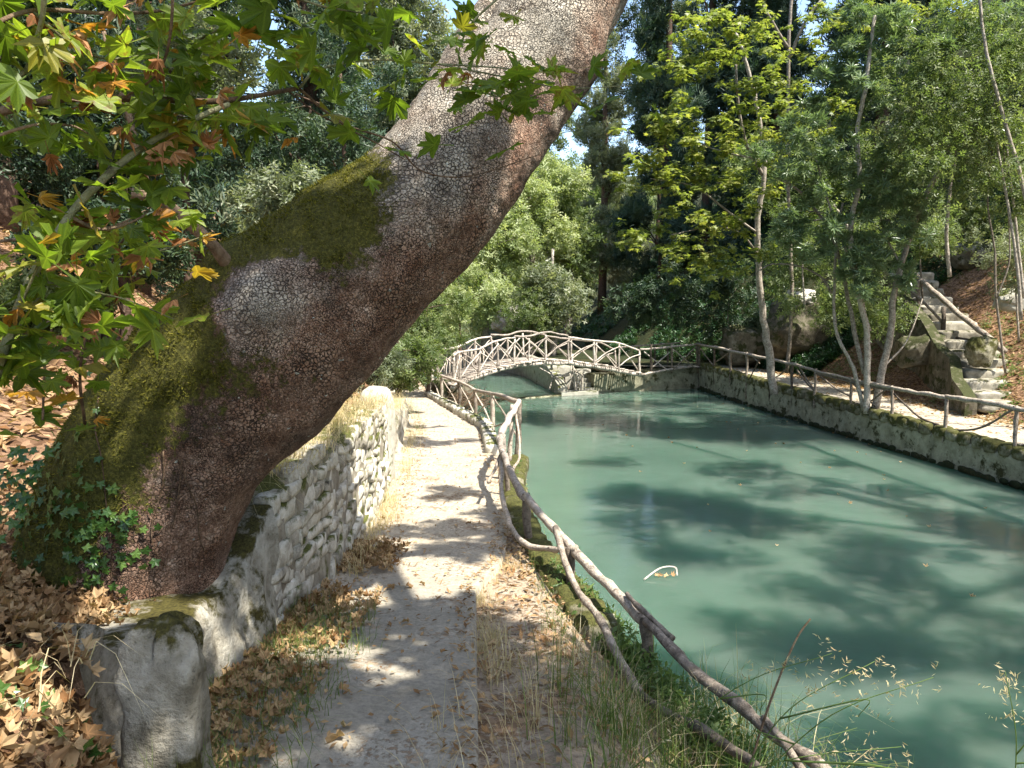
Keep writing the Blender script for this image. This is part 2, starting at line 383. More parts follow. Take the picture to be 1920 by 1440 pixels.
def mat_water():
    t = NT('milky_pool_water'); p = t.n('NewGeometry').outputs['Position']
    m = t.n('Mapping', {'Vector': p, 'Scale': (1.0, 1.6, 1)})
    n1 = t.noise(m, 2.2, 3, .5, .4); n2 = t.noise(m, 9, 3, .5); big = t.noise(p, .22, 4, .6)
    h = t.math('ADD', n1.outputs[0], t.math('MULTIPLY', n2.outputs[0], .3))
    col = t.ramp(big, [(.3, (.052, .092, .068)), (.5, (.070, .114, .086)), (.7, (.088, .138, .106))])  # turbidity patches that also stand in for soft light on the water
    b = t.pbr(col, .035, t.bump(h, (.20), .035), .5, **{'IOR': 1.33, 'Subsurface Weight': 1.0, 'Subsurface Radius': (.6, 1.0, .85), 'Subsurface Scale': 4.5})
    b.subsurface_method = 'RANDOM_WALK'
    return t.m
M['water'] = mat_water()
SHADE_BOXES_A = [(.0, 1.0, .9, 2.0, 8.0, 9.2, 11), (1.5, 3.3, -.4, 2.2, 7.8, 9.3, 24), (1.9, 4.8, -2.4, 2.0, 7.8, 9.4, 40), (3, 8, -1, 5, 9, 10.5, 20), (1.7, 3.4, 2.4, 7.2, 8, 9.4, 12), (.8, 3.2, 9, 13.5, 8.9, 9.7, 9), (-6.5, -1.2, 2.5, 10, 8.8, 10.6, 60)]  # boxes of leaf clumps above the frame, placed where shade is wanted
SHADE_BOXES_B = [(7.0, 15, -2, 12.5, 10.5, 13.5, 110)]  # leaf clumps added over the pool to dapple the water
# ------------------------------------------------------------------ layout curves (y = metres ahead of the camera)
zp = lerpt([(-4, 1.98), (0, 1.93), (3, 1.8), (5, 1.6), (7.5, 1.4), (12, 1.18), (15.5, .98), (18, .82), (20, .72), (24, .56), (28, .55), (90, .55)])
xl = lerpt([(-4, -1.45), (2, -1.45), (3.8, -1.44), (5.3, -1.34), (7.9, -1.44), (11.8, -1.75), (15.5, -2.1), (20, -2.8), (24, -3.9), (30, -4.9), (40, -6), (60, -7), (90, -8)])
xr = lerpt([(-4, -.1), (2.8, -.14), (5.2, -.26), (5.6, -.14), (6.2, -.06), (7.9, -.05), (10, -.15), (11.8, -.3), (15.5, -.55), (20, -1.55), (24, -2.6), (30, -3.9), (40, -5), (60, -6), (90, -7)])
xe = lerpt([(-4, .5), (2.8, .32), (4.5, .32), (5.5, .24), (6.5, .12), (7.9, .05), (10, -.02), (11.3, .05), (11.8, -.15), (15.5, -.42), (20, -1.42), (24, -2.48), (30, -3.8), (40, -4.9), (60, -5.9), (90, -6.9)])
xf = lerpt([(-4, 2.0), (1, 1.5), (3, 1.25), (4.4, .85), (5.6, .52), (6.8, .22), (8.2, .06), (9.4, .02), (11.3, .16), (11.8, -.1), (15.5, -.36), (20, -1.36), (24, -2.42), (30, -3.7), (40, -4.8), (60, -5.8), (90, -6.8)])
zf = lerpt([(-4, 1.35), (3, 1.22), (4.4, 1.18), (5.6, 1.18), (6.8, 1.2), (8.2, 1.18), (9.4, 1.16), (11.3, 1.1), (15.5, .94), (18, .78), (20, .68), (24, .5), (90, .45)])
xw = lerpt([(-4, 2.9), (1, 2.4), (3, 1.9), (4.4, 1.4), (5.6, 1.05), (6.8, .75), (8.2, .55), (9.4, .42), (11, .36), (11.8, .0), (15.5, -.3), (20, -1.3), (24, -2.36), (30, -3.6), (40, -4.7), (60, -5.7), (90, -6.7)])
zw = lerpt([(-4, 2.45), (1.5, 2.5), (2.4, 2.54), (2.8, 2.25), (3.7, 2.12), (4.15, 2.34), (4.7, 2.54), (7.6, 2.46), (9.2, 2.38), (9.6, 2.15), (12, 1.95), (14, 1.75), (17, 1.35), (20, 1.0), (24, .62), (90, .6)])
xR = lerpt([(-6, 13), (8, 10.9), (15, 9.6), (20, 8.85), (25, 8.15), (31, 7.5)])
zR = lerpt([(-6, .6), (8, .62), (15, .66), (20, .76), (25, .86), (31, .95), (90, .95)])
ys = np.concatenate([np.arange(-4, 14, .09), np.arange(14, 30, .2), np.arange(30, 92, .8)])
def strip(name, cols, mat, ny=None, kind='structure', yy=None, smooth=True):
    """cols: list of functions y-> (x,z)"""
    y = ys if yy is None else yy; C = [c(y) for c in cols]
    V = np.stack([np.stack([x + 0 * y, y, z + 0 * y], -1) for x, z in C], 1); n, m = V.shape[:2]
    i, j = np.meshgrid(np.arange(n - 1), np.arange(m - 1), indexing='ij')
    Q = np.stack([i * m + j, i * m + j + 1, (i + 1) * m + j + 1, (i + 1) * m + j], -1).reshape(-1, 4)
    o = link(name, make_mesh(name, V.reshape(-1, 3), Q, mat, smooth)); o['kind'] = kind
    return o
def nz(x, y, s, a, seed=3): return a * fbm(np.stack([x * s, y * s, 0 * x + seed], -1), 4, seed)
# footpath with a slab edge
def pcol(t):
    def f(y):
        a = xl(y) - .15; b = xr(y); x = a + (b - a) * t
        return x, zp(y) + nz(x, y, 1.6, .03) + .05 * (1 - t) ** 6
    return f
yn = ys[ys < 5.35]; yf = ys[ys >= 5.25]
slab = strip('concrete_path', [pcol(t) for t in np.linspace(0, 1, 22)] + [lambda y: (xr(y) + .01, zp(y) - .02), lambda y: (xr(y) + .015, zp(y) - .25)], M['slab'], yy=yn)
path = strip('sandy_footpath', [pcol(t) for t in np.linspace(0, 1, 22)] + [lambda y: (xr(y) + .02, zp(y) - .2)], M['path'], yy=yf)
def bcol(x0, x1, z0, z1, t, bend=0):
    def f(y):
        a, b, c, d = x0(y), x1(y), z0(y), z1(y); x = a + (b - a) * t
        return x, c + (d - c) * t + bend * math.sin(math.pi * t) + nz(x, y, 2.5, .035) * (0.2 + .8 * math.sin(math.pi * min(1, t + .2)))
    return f
zs = lambda y: zp(y) - np.where(y < 5.35, .1, .03)
cols = [bcol(lambda y: xr(y) - .06, xe, zs, lambda y: zp(y) - .06, t) for t in np.linspace(0, 1, 10)]
cols += [bcol(xe, xf, lambda y: zp(y) - .06, zf, t) for t in np.linspace(.12, 1, 8)]
bank_edge = strip('path_verge', cols, M['dirt'])
# wall under the verge down into the pool
cols = [bcol(xf, xw, zf, lambda y: 0 * y - .5, t) for t in np.linspace(0, 1, 16)]
o = strip('pool_bank', cols, M['pool_wall'])
# left hillside
dl = np.concatenate([[0], np.linspace(.12, 3, 26), np.linspace(3.4, 10, 22), np.linspace(11, 60, 24)])
hx = lerpt([(-4, -1.0), (1.95, -1.03), (2.25, -1.2), (2.4, -1.42), (2.7, -1.56), (2.9, -1.58), (3.8, -1.58), (5.3, -1.48), (7.9, -1.58), (11.8, -1.89), (15.5, -2.24), (20, -2.94), (24, -4.04), (30, -5.04), (40, -6.14), (60, -7.14), (90, -8.14)])
def lcol(d):
    def f(y):
        x = hx(y) - d
        hz = zw(y) - np.where(y < 2.3, .5, .12) * math.exp(-d / .22) + .16 * min(d, 2.0) + .62 * max(0, min(d, 26) - 2.0) * np.interp(y, [0, 6, 14, 60], [.7, .8, .95, .9])
        return x, hz + nz(x, y, .5, .12 * min(1, d) + .03 * d ** .8, 5) + nz(x, y, 3, .03, 6)
    return f
left_hill = strip('left_hillside', [lcol(d) for d in dl], M['litter_ground'])
def left_z(x, y):
    d = hx(y) - x
    return zw(y) - np.where(y < 2.3, .5, .12) * np.exp(-np.maximum(d, 0) / .22) + .16 * np.minimum(d, 2.0) + .62 * np.maximum(0, np.minimum(d, 26) - 2.0) * np.interp(y, [0, 6, 14, 60], [.7, .8, .95, .9]) + nz(x, y, .5, 1, 5) * (.12 * np.minimum(1, d) + .03 * np.maximum(d, 0) ** .8) + nz(x, y, 3, .03, 6)
# right side: bank, path, slope
foot = lerpt([(-6, 15.5), (15, 12.6), (20, 11.6), (25, 10.9), (29, 10.0), (31.5, 9.0), (34, 6.4), (37, 5.0), (45, 4.2), (60, 3.4), (90, 3)])
xR2 = lerpt([(-6, 13.2), (8, 11.15), (15, 9.85), (20, 9.1), (25, 8.4), (30.6, 7.8), (31.2, 3.3), (31.3, 2.3), (36, .9), (40, -.4), (45, -1.4), (60, -2), (90, -3)])
dr = np.concatenate([np.linspace(0, 1, 14) - 1, np.linspace(.1, 6, 34), np.linspace(6.5, 16, 26), np.linspace(17, 60, 22)])
def right_h(x, y):
    d = x - foot(y)
    s = np.interp(y, [0, 15, 24, 31, 40, 90], [.62, .62, .72, .85, .9, .8])
    up = np.clip(d, 0, 22) * s
    return zR(y) - .04 + up + nz(x, y, .45, 1, 8) * np.clip(d, 0, 4) * .14 + nz(x, y, 2.2, .03, 9) + np.where(y < 27, .0, 0)
def rcol(d):
    def f(y):
        x = foot(y) + d if d >= 0 else foot(y) + d * (foot(y) - xR2(y))
        return x, right_h(x, y)
    return f
ysr = np.concatenate([np.arange(-6, 40, .2), np.arange(40, 92, .8)])
right_path = strip('right_footpath', [rcol(d) for d in dr[:14]] + [rcol(.0)], M['path'], yy=ysr[ysr < 31.3])
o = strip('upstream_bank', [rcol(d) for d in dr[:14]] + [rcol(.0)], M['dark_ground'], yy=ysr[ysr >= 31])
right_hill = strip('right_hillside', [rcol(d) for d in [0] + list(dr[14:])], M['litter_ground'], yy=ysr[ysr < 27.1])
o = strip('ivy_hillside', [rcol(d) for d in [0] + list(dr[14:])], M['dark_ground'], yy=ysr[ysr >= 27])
# water
V, Q = box_verts((5, 40, -.5), (46, 110, 1.0))
wt = link('pool_water', make_mesh('pool_water', V, Q, M['water'], False)); wt['kind'] = 'structure'
# ground under everything out to the horizon
V, Q = box_verts((0, 60, -3.5), (900, 900, 1.0))
gr = link('ground', make_mesh('ground', V, Q, M['dark_ground'], False)); gr['kind'] = 'structure'
# ------------------------------------------------------------------ left retaining wall
def wallline(name, pts, thick, ztop, mat, label, cat='wall', zbot=-.6, batter=0.0, parent=None, seg=.15, ztop2=None, rough=.02):
    """rough masonry slab following pts; face on the right-hand side of the direction of travel"""
    p = [np.array(q, float) for q in pts]; L = [0]
    for a, b in zip(p, p[1:]): L.append(L[-1] + np.linalg.norm(b - a))
    s = np.arange(0, L[-1] + seg / 2, seg); X = np.interp(s, L, [q[0] for q in p]); Y = np.interp(s, L, [q[1] for q in p])
    tx = np.gradient(X); ty = np.gradient(Y); l = np.hypot(tx, ty); nx, ny = -ty / l, tx / l
    zt = ztop(Y) if callable(ztop) else np.full_like(s, ztop)
    rows = []
    nzr = max(3, int((float(np.max(zt)) - zbot) / .12))
    for t in np.linspace(0, 1, nzr):
        rows.append((X - nx * batter * (1 - t), Y - ny * batter * (1 - t), zbot + (zt - zbot) * t))
    for t in (.08, .5, .92, 1): rows.append((X + nx * thick * t, Y + ny * thick * t, zt + .015 * math.sin(t * 3)))
    rows.append((X + nx * thick, Y + ny * thick, zbot + 0 * zt))
    V = np.stack([np.stack(r, -1) for r in rows], 1)
    dsp = fbm(V.reshape(-1, 3) * 4, 3, 4).reshape(V.shape[:2])
    V[..., 0] -= nx[:, None] * dsp * rough * 2; V[..., 1] -= ny[:, None] * dsp * rough * 2; V[..., 2] += dsp * rough
    n, m = V.shape[:2]; i, j = np.meshgrid(np.arange(n - 1), np.arange(m - 1), indexing='ij')
    Q = np.stack([i * m + j, (i + 1) * m + j, (i + 1) * m + j + 1, i * m + j + 1], -1).reshape(-1, 4)
    e1 = list(range(m)); e2 = [(n - 1) * m + k for k in range(m)][::-1]
    me_v = V.reshape(-1, 3)
    mb = MB(); mb.add(me_v, Q)
    for e in (e1, e2):
        c = me_v[e].mean(0); k0 = mb.n
        mb.add(np.vstack([me_v[e], c]), T=[(k, k + 1, len(e)) for k in range(len(e) - 1)])
    o = mb.obj(name, mat, parent)
    if parent is None: tag(o, label, cat)
    return o
rw = wallline('rubble_wall', [(xl(y) , y) for y in np.arange(4.15, 9.4, .3)], .5, lambda y: zw(y) - .02, M['mortar'],
              'pale rubble stone retaining wall along the left side of the footpath', zbot=1.0, batter=.06, rough=.03)
block_meshes = []
for k in range(10):
    V, Q = chisel(*rough_block(k, 3, .14, 14.0), k, 10, .36, .49); block_meshes.append(make_mesh('wall_stone', V, Q, M['limestone'], True))
stone_n = 0; rest = MB()
def put_stone(parent, name, mesh, c, dims, rz, tilt=0):
    o = link(name, mesh, parent); pl = world_loc(parent)
    o.location = (c[0] - pl[0], c[1] - pl[1], c[2] - pl[2]); o.rotation_euler = (tilt * .6, tilt, rz); o.scale = dims
    return o
z = 1.02
cands = []
row = 0
while z < 2.62:
    hrow = random.uniform(.07, .13); y = 2.75 + random.uniform(0, .2)
    while y < 9.3:
        wd = random.choice((random.uniform(.09, .2), random.uniform(.14, .32)))
        ym = y + wd / 2
        if ym > 4.2 and zp(ym) - .06 < z + hrow * .7 and z + hrow * .4 < zw(ym) - .02:
            cands.append((ym, z + hrow / 2 + random.uniform(-.02, .02), wd, hrow * random.uniform(.8, 1.25)))
        y += wd + .012
    z += hrow + .004; row += 1
cands.sort(key=lambda c: c[0])
for k, (ym, zz, wd, hr) in enumerate(cands):
    tb = (zz - 1.0) / 1.55; x = xl(ym) + .06 * (1 - tb) - .045 + random.uniform(-.018, .018)
    dx = (xl(ym + .1) - xl(ym - .1)) / .2
    dims = (random.uniform(.09, .15), wd * random.uniform(1.0, 1.14), hr * random.uniform(1.0, 1.2))
    rz = -math.atan(dx) + random.uniform(-.14, .14)
    if k < 296:
        o = put_stone(rw, 'stone', block_meshes[random.randrange(10)], (x, ym, zz), dims, rz, random.uniform(-.09, .09)); o.rotation_euler.x = random.gauss(0, .16)
    else:
        V, Q = rough_block(k % 10, 2, .4, 7.0); V = V * np.array(dims); rest.add(V + np.array((x, ym, zz)), Q)
if rest.n: o = rest.obj('far_stonework', M['limestone'], rw); o['kind'] = 'stuff'
# grey pier at the near end (foreground) and the recess beneath the trunk
pv, pq = rough_block(21, 14, .07, 7.0)
def pierblock(name, c, dims, label, seed, mat, rz=0.0, rough=.10, n=26, cat='stone pier'):
    V, Q = chisel(*rough_block(seed, n, rough, 5.0), seed, 16, .38, .49); V = V * np.array(dims)
    V = V + .03 * fbm(V * 9 + seed, 5, seed)[:, None] * np.sign(V)
    mb = MB(); mb.add(V, Q); o = link(name, mb.mesh(name, mat)); o.location = c; o.rotation_euler = (0, 0, rz)
    return tag(o, label, cat)
pierblock('stone_pier', (-1.135, 2.40, 1.955), (.25, .20, 1.22), 'short grey lichened stone pier with a moss cap in the lower left corner', 21, M['pier'], .1)
wallline('rendered_wall', [(-1.50, 2.5), (-1.46, 3.0), (-1.43, 3.75), (-1.36, 4.3)], .5, lambda y: zw(y) + .03, M['pier'],
         'grey rendered stretch of retaining wall directly beneath the leaning trunk', zbot=1.2, batter=.10, rough=.06, seg=.06)
pierblock('end_pier', (xl(9.45) - .12, 9.55, 1.85), (.4, .42, 1.3), 'stone pier ending the rubble wall halfway along the path', 33, M['concrete'], 0, .05, 8)
w2 = wallline('low_rubble_wall', [(xl(y) - .05, y) for y in np.arange(9.8, 21.2, .5)], .4, lambda y: zw(y) + .02, M['limestone'],
         'low pale stone wall continuing beside the far part of the footpath', zbot=.4, batter=.05, rough=.06, seg=.12)
# ------------------------------------------------------------------ coping stones along the pool edge
cop_meshes = [make_mesh('coping_stone', *chisel(*rough_block(40 + k, 4, .25, 4.0), k, 8, .34, .48), M['mossy_stone'], True) for k in range(5)]
kerb_meshes = [make_mesh('kerb_stone', *chisel(*rough_block(50 + k, 3, .18, 5), k, 9, .32, .46), M['limestone'], True) for k in range(5)]
kr = empty('kerb', (xe(15), 15, 0)); tag(kr, 'row of rough pale kerb stones along the water side of the far footpath', 'kerb')
y = 11.9
while y < 24.3:
    w = random.uniform(.28, .5)
    put_stone(kr, 'kerb_stone', random.choice(kerb_meshes), (xr(y + w / 2) + .02, y + w / 2, zp(y) + .03), (.26, w * .95, .26), -math.atan((xr(y + .5) - xr(y)) / .5) + random.uniform(-.1, .1))
    y += w
ke = empty('pool_edging', (xe(8), 8, 0)); tag(ke, 'line of moss covered edging stones at the foot of the near rustic fence', 'stone edging')
y = 4.7
while y < 11.4:
    w = random.uniform(.17, .3)
    x = (xe(y) * .45 + xf(y) * .55)
    put_stone(ke, 'edging_stone', random.choice(cop_meshes), (x, y + w / 2, (zp(y) - .06) * .55 + zf(y) * .45 + .02), (.30, w * .95, .26), -math.atan((xe(y + .5) - xe(y)) / .5) + random.uniform(-.15, .15))
    y += w + random.uniform(0, .03)
# right pool wall
rp = wallline('pool_wall', [(xR(y), y) for y in np.arange(31, -4, -.5)], .34, lambda y: zR(y) - .06, M['pool_wall'],
              'long mossy pool wall on the right bank', zbot=-.6, batter=.03, rough=.025)
# face must look toward -x: travel from far to near puts the body on +x side
y = 30.7; k = 0
while y > 6.5:
    w = random.uniform(.3, .42)
    o = put_stone(rp, 'coping_stone', cop_meshes[k % 5], (xR(y) + .13, y - w / 2, zR(y) + .0), (.34, w * .97, .27), 0.12 + random.uniform(-.06, .06))
    y -= w; k += 1
# waterline growth on right wall
mbm = MB()
for y in np.arange(7, 31, .28):
    V, Q = rough_block(int(y * 7) % 13, 2, .35, 2.2); s = random.uniform(.10, .22)
    mbm.add(V * np.array((.10, s * 2.2, s)) + np.array((xR(y) - .045, y + random.uniform(-.1, .1), .02 + random.uniform(-.02, .05))), Q)
o = mbm.obj('waterline_moss', M['dark_ground'], rp); o['kind'] = 'stuff'
# abutment wall right of the bridge, upstream structures
ab = wallline('abutment_wall', [(3.15, 29.55), (7.5, 31.0)], .8, lambda y: np.interp(y, [29.5, 30.1, 31], [.70, .72, .95]), M['pool_wall'],
              'concrete abutment wall under the right hand end of the bridge', zbot=-.6, rough=.015)
uw = wallline('channel_wall', [(-4.5, 44), (-1.2, 40.5), (.55, 36), (1.3, 31.5), (1.72, 28.9)], .35, lambda y: np.interp(y, [28.9, 29.4, 31, 44], [.25, .6, .95, 1.1]), M['concrete'],
              'grey wall of the upper channel running away beneath the bridge', zbot=-.6, rough=.03)
V, Q = box_verts((2.45, 29.15, -.15), (1.5, .7, .55), .32)
sl = link('landing_slab', make_mesh('landing_slab', V, Q, M['concrete'], False)); tag(sl, 'low concrete landing at the water under the bridge', 'landing')
V, Q = box_verts((2.0, 31.0, .3), (.75, .3, 1.5), .2)
st0 = empty('pool_steps', (2.85, 29.6, .1)); tag(st0, 'narrow concrete steps going up beneath the bridge', 'steps')
for k in range(5):
    V, Q = box_verts((2.80, 29.62 + k * .3, .2 + k * .15 - .2), (.62, .34, .40 + .0), .32)
    mb = MB(); mb.add(V, Q); mb.obj('step', M['concrete'], st0, False)
wallline('stair_back_wall', [(1.6, 30.3), (2.5, 30.6)], .25, 1.0, M['concrete'], 'pale upright wall face behind the water landing', zbot=-.4, rough=.01)
V, Q = box_verts((0, 0, 0), (1, 1, 1))
wr = wallline('weir_sill', [(-2.5, 26.2), (-.4, 27.3), (1.75, 28.55), (3.2, 29.4)], .22, .035, M['pool_wall'], 'low sill crossing the water just before the bridge', cat='weir', zbot=-.6, rough=.008)
# left bridge footing
pierblock('bridge_footing', (-2.1, 25.2, .35), (1.2, 1.4, 1.25), 'rough stone footing under the left hand end of the bridge', 61, M['rock'], .5, .14, 8, 'footing')
# ------------------------------------------------------------------ rustic fences
def wob_line(a, b, n=8, amp=.02, seed=0):
    a = np.array(a, float); b = np.array(b, float); t = np.linspace(0, 1, n + 1)[:, None]
    p = a + (b - a) * t; L = np.linalg.norm(b - a)
    off = np.stack([vnoise(np.stack([t[:, 0] * 2.2, 0 * t[:, 0] + seed * 1.7, 0 * t[:, 0] + k * 9.1], -1), seed) for k in range(3)], -1)
    return p + off * amp * L * np.sin(np.pi * t) ** .5
sd = [100]
def stick(parent, name, pts, r0, r1, mat, sides=8, n=5, wob=.22, sub=True):
    sd[0] += 1
    if 'fence' in parent.name: r0 *= .9; r1 *= .88; wob = max(wob, .42) if wob == .22 else wob
    if 'footbridge' in parent.name: r0 *= .84; r1 *= .8; wob = .4
    p = smooth_path(pts, n) if sub else np.asarray(pts)
    p = p + (.45 if wob > .3 else .25) * r0 * np.stack([vnoise(p * 3.7 + 5 * k, sd[0]) + .5 * vnoise(p * 9 + 5 * k, sd[0]) for k in range(3)], -1)
    mb = MB(); add_tube(mb, p, [r0, (r0 + r1) / 2, r1], sides, wob, sd[0]); return mb.obj(name, mat, parent)
def PP(L): return [P(*q) for q in L]
nf = empty('rustic_fence', P(1215, 1330, 4.4)); tag(nf, 'crooked fence of bare grey branches dropping along the near left edge of the pool', 'fence')
rail = [(1570, 1475, 2.9), (1530, 1432, 3.0), (1450, 1375, 3.3), (1380, 1318, 3.6), (1290, 1245, 4.0), (1212, 1160, 4.4), (1130, 1085, 5.1), (1050, 1000, 5.9), (985, 932, 6.8)]
stick(nf, 'top_rail', PP(rail[:6]), .030, .036, M['wood'])
stick(nf, 'top_rail', PP([(1225, 1178, 4.35), (1180, 1135, 4.7), (1130, 1088, 5.1), (1050, 1003, 5.9), (985, 932, 6.8)]), .040, .040, M['wood'])
stick(nf, 'top_rail', PP([(988, 940, 6.75), (955, 880, 8.0), (943, 850, 8.9), (938, 815, 9.8)]), .045, .042, M['wood_pale'])
stick(nf, 'top_rail', PP([(938, 830, 9.5), (940, 810, 10.0), (958, 780, 10.9), (972, 752, 11.4)]), .055, .05, M['wood_pale'])
stick(nf, 'rail_splice', PP([(1262, 1198, 4.2), (1210, 1150, 4.42), (1175, 1112, 4.75)]), .022, .02, M['wood'])
stick(nf, 'lower_rail', PP([(940, 860, 8.9), (942, 930, 7.6), (958, 985, 6.7), (985, 1020, 6.2), (1030, 1030, 5.9), (1078, 1028, 5.55)]), .030, .026, M['wood'])
stick(nf, 'lower_rail', PP([(1043, 990, 5.85), (1060, 1055, 5.3), (1085, 1110, 4.95), (1125, 1160, 4.6), (1165, 1240, 4.2), (1200, 1300, 4.0)]), .026, .03, M['wood'])
stick(nf, 'lower_rail', PP([(1200, 1300, 4.0), (1260, 1340, 3.7), (1330, 1375, 3.4), (1400, 1420, 3.1), (1470, 1480, 2.8)]), .03, .026, M['wood_dark'])
stick(nf, 'brace', PP([(1432, 1345, 3.4), (1470, 1395, 3.15), (1510, 1460, 2.85)]), .02, .022, M['wood'])
stick(nf, 'post', PP([(1209, 1162, 4.42), (1214, 1240, 4.42), (1222, 1420, 4.44)]), .042, .048, M['wood_dark'])
stick(nf, 'post', PP([(1069, 1028, 5.6), (1071, 1100, 5.6), (1073, 1200, 5.62)]), .040, .045, M['wood_dark'])
stick(nf, 'post', PP([(985, 925, 6.8), (990, 980, 6.8), (997, 1075, 6.85)]), .040, .042, M['wood_dark'])
stick(nf, 'post', PP([(947, 850, 8.8), (951, 905, 8.8), (958, 960, 8.8)]), .035, .04, M['wood'])
stick(nf, 'post', PP([(940, 815, 9.8), (942, 860, 9.8), (940, 910, 9.8)]), .05, .06, M['wood_pale'])
stick(nf, 'post', PP([(972, 748, 11.4), (973, 800, 11.4), (970, 870, 11.4)]), .05, .055, M['wood'])
stick(nf, 'post', PP([(960, 760, 11.2), (958, 810, 11.0), (955, 868, 10.9)]), .03, .035, M['wood'])
stick(nf, 'brace', PP([(968, 775, 11.2), (975, 850, 10.0), (962, 880, 9.4)]), .02, .02, M['wood'])
stick(nf, 'brace', PP([(915, 905, 8.2), (928, 880, 8.6), (940, 848, 9.2)]), .02, .02, M['wood'])
# path fence beyond the bend
ff = empty('rustic_fence', P(890, 780, 18)); tag(ff, 'low branch fence with crossed braces along the far bend of the left path', 'fence')
pst = [(972, 753, 832, 11.6), (923, 738, 803, 15.5), (890, 732, 782, 18.0), (861, 717, 770, 20.2), (828, 706, 757, 22.6), (805, 699, 747, 24.4), (782, 697, 742, 26)]
for k, (x, t, b, D) in enumerate(pst):
    if k: stick(ff, 'post', PP([(x, t - 2, D), (x + 1, (t + b) / 2, D), (x, b + 6, D)]), .045, .05, M['wood_dark'] if k in (2, 3) else M['wood'])
stick(ff, 'top_rail', PP([(x, t, D) for x, t, b, D in pst[:3]]), .045, .04, M['wood'])
stick(ff, 'top_rail', PP([(x, t - 1, D) for x, t, b, D in pst[2:]]), .042, .036, M['wood'])
for a, b in zip(pst[1:], pst[2:]):
    stick(ff, 'brace', PP([(a[0], a[2] - 3, a[3]), ((a[0] + b[0]) / 2 + 2, (a[2] + b[1]) / 2, (a[3] + b[3]) / 2), (b[0], b[1] + 4, b[3])]), .022, .02, M['wood'])
    if a[0] > 830: stick(ff, 'brace', PP([(a[0], a[1] + 4, a[3]), (b[0] + 3, b[2] - 4, b[3])]), .02, .02, M['wood_pale'])
stick(ff, 'brace', PP([(972, 757, 11.6), (950, 790, 13.5), (924, 800, 15.4)]), .025, .02, M['wood'])
stick(ff, 'brace', PP([(970, 820, 11.7), (945, 775, 13.5), (924, 745, 15.4)]), .02, .02, M['wood'])
# right bank fence
rf = empty('rustic_fence', (xR(20), 20, .8)); tag(rf, 'long branch fence on top of the mossy pool wall on the right bank', 'fence')
rr = [(1307, 645), (1367, 657), (1420, 668), (1480, 682), (1530, 695), (1600, 712), (1672, 727), (1720, 736), (1775, 744), (1840, 753), (1920, 768), (2010, 792)]
def Dr(px):  # depth of the wall face in column px
    lo, hi = 8.0, 31.0
    for _ in range(30):
        m = (lo + hi) / 2
        if 960 + F * (xR(m) - .02) / m > px: lo = m
        else: hi = m
    return (lo + hi) / 2
rp3 = [P(x, y, Dr(x)) for x, y in rr]
stick(rf, 'top_rail', rp3[:6], .055, .045, M['wood']); stick(rf, 'top_rail', rp3[5:9], .052, .05, M['wood']); stick(rf, 'top_rail', rp3[8:], .055, .06, M['wood'])
stick(rf, 'rail_splice', [v + Vector((0, .0, -.07)) for v in (rp3[4], rp3[5], rp3[6])], .035, .03, M['wood_dark'])
pp = []
for (x, yb, ln, m) in [(1311, 735, 0, 'wood_dark'), (1339, 722, 0, 'wood_dark'), (1369, 730, 0, 'wood'), (1401, 748, -3, 'wood'), (1444, 760, 0, 'wood_dark'), (1485, 770, 0, 'wood_dark'), (1530, 765, -5, 'wood'), (1596, 800, -1, 'wood'), (1672, 802, 1, 'wood'), (1775, 865, -8, 'wood'), (1905, 900, -8, 'wood'), (1985, 950, -8, 'wood')]:
    D = Dr(x); yt = np.interp(x, [a for a, b in rr], [b for a, b in rr]); pp.append((x, yt, D))
    stick(rf, 'post', [P(x, yt - 4, D), P(x + ln * .4, (yt + yb) / 2, D - .03), P(x + ln, yb, D - .05)], .045 if x > 1500 else .05, .04, M[m])
def brace2(x0, y0, x1, y1, sag=0, m='wood_dark'):
    D0, D1 = Dr(x0) - .02, Dr(x1) - .02
    stick(rf, 'brace', [P(x0, y0, D0), P((x0 + x1) / 2, (y0 + y1) / 2 + sag, (D0 + D1) / 2), P(x1, y1, D1)], .024, .028, M[m])
for q in [(1314, 655, 1337, 685, 0), (1341, 680, 1366, 662, 0), (1403, 715, 1425, 672, 0), (1412, 668, 1424, 682, 0), (1446, 710, 1478, 685, 6), (1494, 693, 1528, 733, 3), (1530, 735, 1500, 690, 2),
          (1535, 702, 1592, 742, 4), (1598, 757, 1662, 730, 10), (1676, 738, 1768, 800, 12), (1778, 808, 1900, 768, 14), (1910, 838, 1990, 800, 5), (1600, 720, 1668, 790, 0)]: brace2(*q)
# ------------------------------------------------------------------ arched bridge
br = empty('footbridge', (1.5, 27, 1)); tag(br, 'arched footbridge of pale bare branches crossing the pool', 'footbridge')
nearp = [(848, 722, 24.2), (863, 714, 24.7), (911, 696, 25.7), (953, 684, 26.5), (990, 678, 27.1), (1032, 675, 27.7), (1092, 679, 28.5), (1153, 689, 29.3), (1203, 700, 29.9)]
NP_ = smooth_path([tuple(P(*q)) for q in nearp], 8)
dirn = NP_[-1] - NP_[0]; dirn[2] = 0; dirn /= np.linalg.norm(dirn); perp = np.array([-dirn[1], dirn[0], 0]); WB = 1.15
FP_ = NP_ + perp * WB
def along(pth, t):
    k = t * (len(pth) - 1); i = min(int(k), len(pth) - 2); return pth[i] + (pth[i + 1] - pth[i]) * (k - i)
for pth, m in ((NP_, 'wood_pale'), (FP_, 'wood')):
    stick(br, 'arch_beam', pth - np.array([0, 0, .10]), .085, .085, M[m], sub=False)
